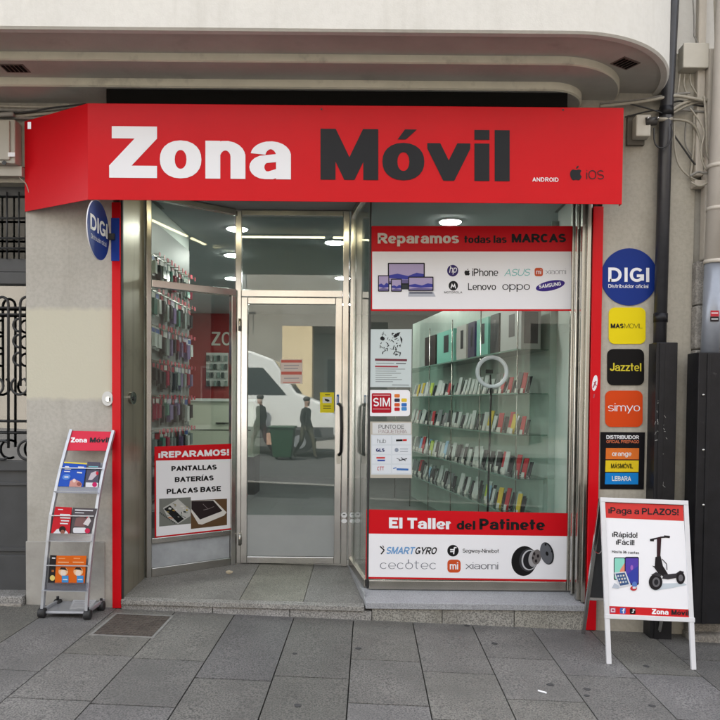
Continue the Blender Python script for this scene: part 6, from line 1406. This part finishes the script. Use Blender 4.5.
# ================================================================== THE STREET OPPOSITE (seen in the glass)
M_OPPG = mat('grey_facade', (0.27, 0.25, 0.22), 0.85, var=0.08, scale=.6)
M_OPPC = mat('cream_facade', (0.68, 0.54, 0.34), 0.85, var=0.05, scale=.8)
M_DARKGL = mat('facade_glass', (0.03, 0.035, 0.04), 0.1)
op = thing('grey_building', 'grey stone building across the street, reflected in the door glass', 'building', (-12, -24, -.2))
bxo('wall', (-40, -32, -1), (-3.6, -24, 13), M_OPPG, op)
for i in range(7):
    for j in range(3):
        x, z = -6.0 - i * 3.4, 1.2 + j * 4.0
        w_ = bxo('window', (x - .7, -24.002, z), (x + .7, -23.93, z + 2.6), mat('window_trim', (0.30, 0.30, 0.29), 0.7), op)
        bxo('pane', (x - .55, -23.929, z + .12), (x + .55, -23.90, z + 2.45), M_DARKGL, w_)
        bxo('balcony_rail', (x - .9, -23.5, z + .9), (x + .9, -23.46, z + .95), M_IRON, w_)
        for k in range(9): tubeo('baluster', [(x - .8 + k * .2, -23.48, z), (x - .8 + k * .2, -23.48, z + .9)], .015, M_IRON, w_, 5)
o2 = thing('cream_building', 'cream arcaded building across the street, reflected in the door glass', 'building', (8, -22, -.2))
bxo('wall', (-3.5, -32, 4.6), (12, -22, 14), M_OPPG, o2)
bxo('arcade_back', (-3.5, -32, -1.5), (12, -25, 4.598), M_OPPG, o2)
o3 = thing('added_dark_building', 'made-up dark brick building along the street, added to darken the side glass reflection', 'building', (26, -20, -1))
bxo('wall', (12.01, -32, -3), (60, -20, 13), mat('added_dark_brick', (0.09, 0.07, 0.06), 0.85, var=.2, scale=2), o3)  # unseen dark block, added so the angled side glass reflects less light
for i in range(7):
    w_ = bxo('window', (14 + i * 4, -20.0, 1.5), (15.4 + i * 4, -19.93, 4), mat('window_trim', (0.30, 0.30, 0.29), 0.7), o3); bxo('pane', (14.12 + i * 4, -19.929, 1.62), (15.28 + i * 4, -19.9, 3.88), M_DARKGL, w_)  # windows of the added dark building
for i in range(4): bxo('pillar', (-3.5 + i * 4.2, -22.9, -1.5), (-2.3 + i * 4.2, -22.0, 4.598), M_OPPC if i == 0 else M_OPPG, o2)
for i in range(4): 
    w_ = bxo('window', (-2.0 + i * 4.2, -25.0, .6), (-.3 + i * 4.2, -24.93, 3.6), mat('window_trim', (0.30, 0.30, 0.29), 0.7), o2); bxo('pane', (-1.85 + i * 4.2, -24.929, .8), (-.45 + i * 4.2, -24.9, 3.45), M_DARKGL, w_)
for i in range(3):
    for j in range(2):
        w_ = bxo('window', (-1.2 + i * 4.2, -22.0, 6 + j * 3.8), (.3 + i * 4.2, -21.93, 8.4 + j * 3.8), mat('window_trim', (0.30, 0.30, 0.29), 0.7), o2); bxo('pane', (-1.05 + i * 4.2, -21.929, 6.15 + j * 3.8), (.15 + i * 4.2, -21.9, 8.25 + j * 3.8), M_DARKGL, w_)
struct(bxo('far_pavement', (-60, -32, -.16), (60, -17.5, -.04), mat('far_paving', (0.26, 0.25, 0.24), 0.8, var=.1, scale=1)))
kb = struct(bxo('kerb', (-60, -6.2, -.3), (60, -6.002, -.004), M_GRANL)); kb.rotation_euler = (0, math.atan(SLOPE), 0); kb.location.z = -0.3
# white van parked opposite
van = thing('white_van', 'tall white delivery van parked across the street, reflected in the door glass', 'van', (-5.0, -15.4, 0))
VZ = 0.05
M_VAN = mat('van_white', (0.75, 0.75, 0.74), 0.3, coat=.4)
VX = 0.85
prof = [(-8.0, .45), (-8.0, 2.75), (-7.8, 2.95), (-4.4, 3.0), (-3.7, 2.75), (-3.0, 1.75), (-2.2, 1.45), (-1.85, 1.1), (-1.8, .5), (-2.2, .4)]
bm = bmesh.new(); prism(bm, [(x + VX, -16.4, z + VZ) for x, z in prof], (0, 1, 0), 2.0); obj('body', bm, M_VAN, van, bevel=.06)
bm = bmesh.new(); prism(bm, [(x + VX, -14.405, z + VZ) for x, z in ((-4.9, 1.7), (-4.9, 2.5), (-4.0, 2.5), (-3.3, 1.7))], (0, 1, 0), .02); obj('side_window', bm, M_DARKGL, van)
bm = bmesh.new(); prism(bm, [(-3.68 + VX, -16.2, 2.7 + VZ), (-3.02 + VX, -16.2, 1.76 + VZ), (-3.02 + VX, -14.6, 1.76 + VZ), (-3.68 + VX, -14.6, 2.7 + VZ)], Vector((.82, 0, .57)), .02); obj('windscreen', bm, M_DARKGL, van)
bm = bmesh.new(); box(bm, (-8.0 + VX, -14.405, .45 + VZ), (-1.9 + VX, -14.385, .75 + VZ)); obj('side_sill', bm, mat('grey_plastic', (0.08, 0.08, 0.085), .6), van)
for x in (-7.0 + VX, -2.9 + VX):
    for y in (-16.35, -14.42): 
        bm = bmesh.new(); tube(bm, [(x, y - .12, .36), (x, y + .10, .36)], .36, 24); w_ = obj('wheel', bm, M_RUB, van); bm = bmesh.new(); tube(bm, [(x, y + .1005, .36), (x, y + .12, .36)], .2, 18); obj('rim', bm, M_SILVER, w_)
for y in (-16.1, -14.7): bxo('headlight', (-1.86 + VX, y - .18, .85 + VZ), (-1.78 + VX, y + .18, 1.05 + VZ), M_CLEAR, van)
bn = thing('green_bin', 'green wheeled bin beside the van, reflected in the door glass', 'bin', (-1.9, -13.2, 0))
bm = bmesh.new(); a_ = [bm.verts.new(v) for v in ((-2.65, -13.4, .0), (-2.15, -13.4, .0), (-2.15, -12.95, .0), (-2.65, -12.95, .0))]; b2 = [bm.verts.new(v) for v in ((-2.73, -13.5, .8), (-2.07, -13.5, .8), (-2.07, -12.85, .8), (-2.73, -12.85, .8))]
bm.faces.new(a_[::-1]); bm.faces.new(b2)
for i in range(4): bm.faces.new((a_[i], a_[(i + 1) % 4], b2[(i + 1) % 4], b2[i]))
obj('tub', bm, mat('bin_green', (0.010, 0.05, 0.022), .5), bn, bevel=.02); bxo('lid', (-2.76, -13.53, .801), (-2.04, -12.82, .87), mat('bin_green', (0.010, 0.05, 0.022), .5), bn, bevel=.02)
for x in (-2.6, -2.2): tubeo('wheel', [(x - .03, -13.35, .02), (x + .03, -13.35, .02)], .1, M_RUB, bn, 14)
def person(x, y, rz, lab, top, trs, skin, bag):
    z0 = gz(x) - .17
    p = thing('person', lab, 'person', (x, y, z0)); p.rotation_euler = (0, 0, rz)
    V = [(0, 0, .95, .13, .11), (0, 0, 1.12, .13, .10), (0, .01, 1.32, .17, .11), (0, .01, 1.46, .09, .08), (0, .02, 1.54, .055, .055), (0, .03, 1.62, .085, .095), (0, .03, 1.70, .08, .09),
         (.09, .05, .88, .09, .09), (.10, .20, .5, .065, .065), (.10, .24, .1, .045, .045), (.10, .34, .04, .05, .038), (-.09, -.05, .88, .09, .09), (-.10, -.10, .5, .065, .065), (-.10, -.34, .16, .045, .045), (-.10, -.26, .05, .05, .038),
         (.18, .0, 1.41, .07, .07), (.215, -.03, 1.14, .058, .058), (.20, .08, .92, .045, .045), (.19, .12, .82, .04, .045), (-.18, .0, 1.41, .07, .07), (-.215, -.04, 1.14, .058, .058), (-.20, .05, .92, .045, .045), (-.19, .09, .82, .04, .045)]
    E_ = [(0, 1), (1, 2), (2, 3), (3, 4), (4, 5), (5, 6), (0, 7), (7, 8), (8, 9), (9, 10), (0, 11), (11, 12), (12, 13), (13, 14), (2, 15), (15, 16), (16, 17), (17, 18), (2, 19), (19, 20), (20, 21), (21, 22)]
    me = bpy.data.meshes.new('body'); me.from_pydata([v[:3] for v in V], E_, []); b = bpy.data.objects.new('body', me); C.objects.link(b); b.parent = p
    b.modifiers.new('skin', 'SKIN'); ss = b.modifiers.new('subd', 'SUBSURF'); ss.levels = 2; ss.render_levels = 2
    for i, v in enumerate(V): me.skin_vertices[0].data[i].radius = (v[3], v[4]); me.skin_vertices[0].data[i].use_root = (i == 0)
    m = bpy.data.materials.new('clothing'); m.use_nodes = True; N = m.node_tree.nodes; L = m.node_tree.links
    g = N.new('ShaderNodeTexCoord'); sp = N.new('ShaderNodeSeparateXYZ'); L.new(g.outputs['Object'], sp.inputs[0]); cr = N.new('ShaderNodeValToRGB'); cr.color_ramp.interpolation = 'CONSTANT'
    mr = N.new('ShaderNodeMath'); mr.operation = 'DIVIDE'; mr.inputs[1].default_value = 1.8; L.new(sp.outputs['Z'], mr.inputs[0]); L.new(mr.outputs[0], cr.inputs[0])
    e = cr.color_ramp.elements; e[0].position = 0; e[0].color = (.02, .02, .02, 1); e[1].position = .06; e[1].color = (*trs, 1)
    for pos, c in ((.53, top), (.83, skin), (.945, (.02, .015, .012))): q = e.new(pos); q.color = (*c, 1)
    L.new(cr.outputs[0], N['Principled BSDF'].inputs['Base Color']); N['Principled BSDF'].inputs['Roughness'].default_value = .8; me.materials.append(m)
    for o in (b,): 
        for pl_ in o.data.polygons: pl_.use_smooth = True
    bm = bmesh.new(); bmesh.ops.create_uvsphere(bm, u_segments=14, v_segments=10, radius=.1)
    for v in bm.verts: v.co = Vector((v.co.x * .98, v.co.y * 1.08 + .015, v.co.z * .8 + 1.725))
    lobj('hair', bm, mat('dark_hair', (.015, .011, .009), .6), p)
    if bag:
        t = thing('shopping_bag', 'pale shopping bag held by the walking person across the street', 'bag', (x + .28, y + .1, z0 + .35)); bxo('bag_body', (x + .2, y + .02, z0 + .35), (x + .38, y + .2, z0 + .68), mat('bag_paper', (.5, .3, .22), .8), t); tubeo('handle', [(x + .22, y + .1, z0 + .68), (x + .26, y + .1, z0 + .8), (x + .34, y + .1, z0 + .68)], .006, M_CABLE, t)
person(-3.15, -14.0, 1.9, 'person in dark clothes walking with a bag, reflected in the door glass', (.008, .008, .010), (.05, .02, .025), (.35, .2, .15), True)
person(-1.80, -13.7, -1.2, 'person in dark jacket and khaki trousers, reflected in the door glass', (.008, .009, .009), (.06, .055, .035), (.30, .18, .13), False)
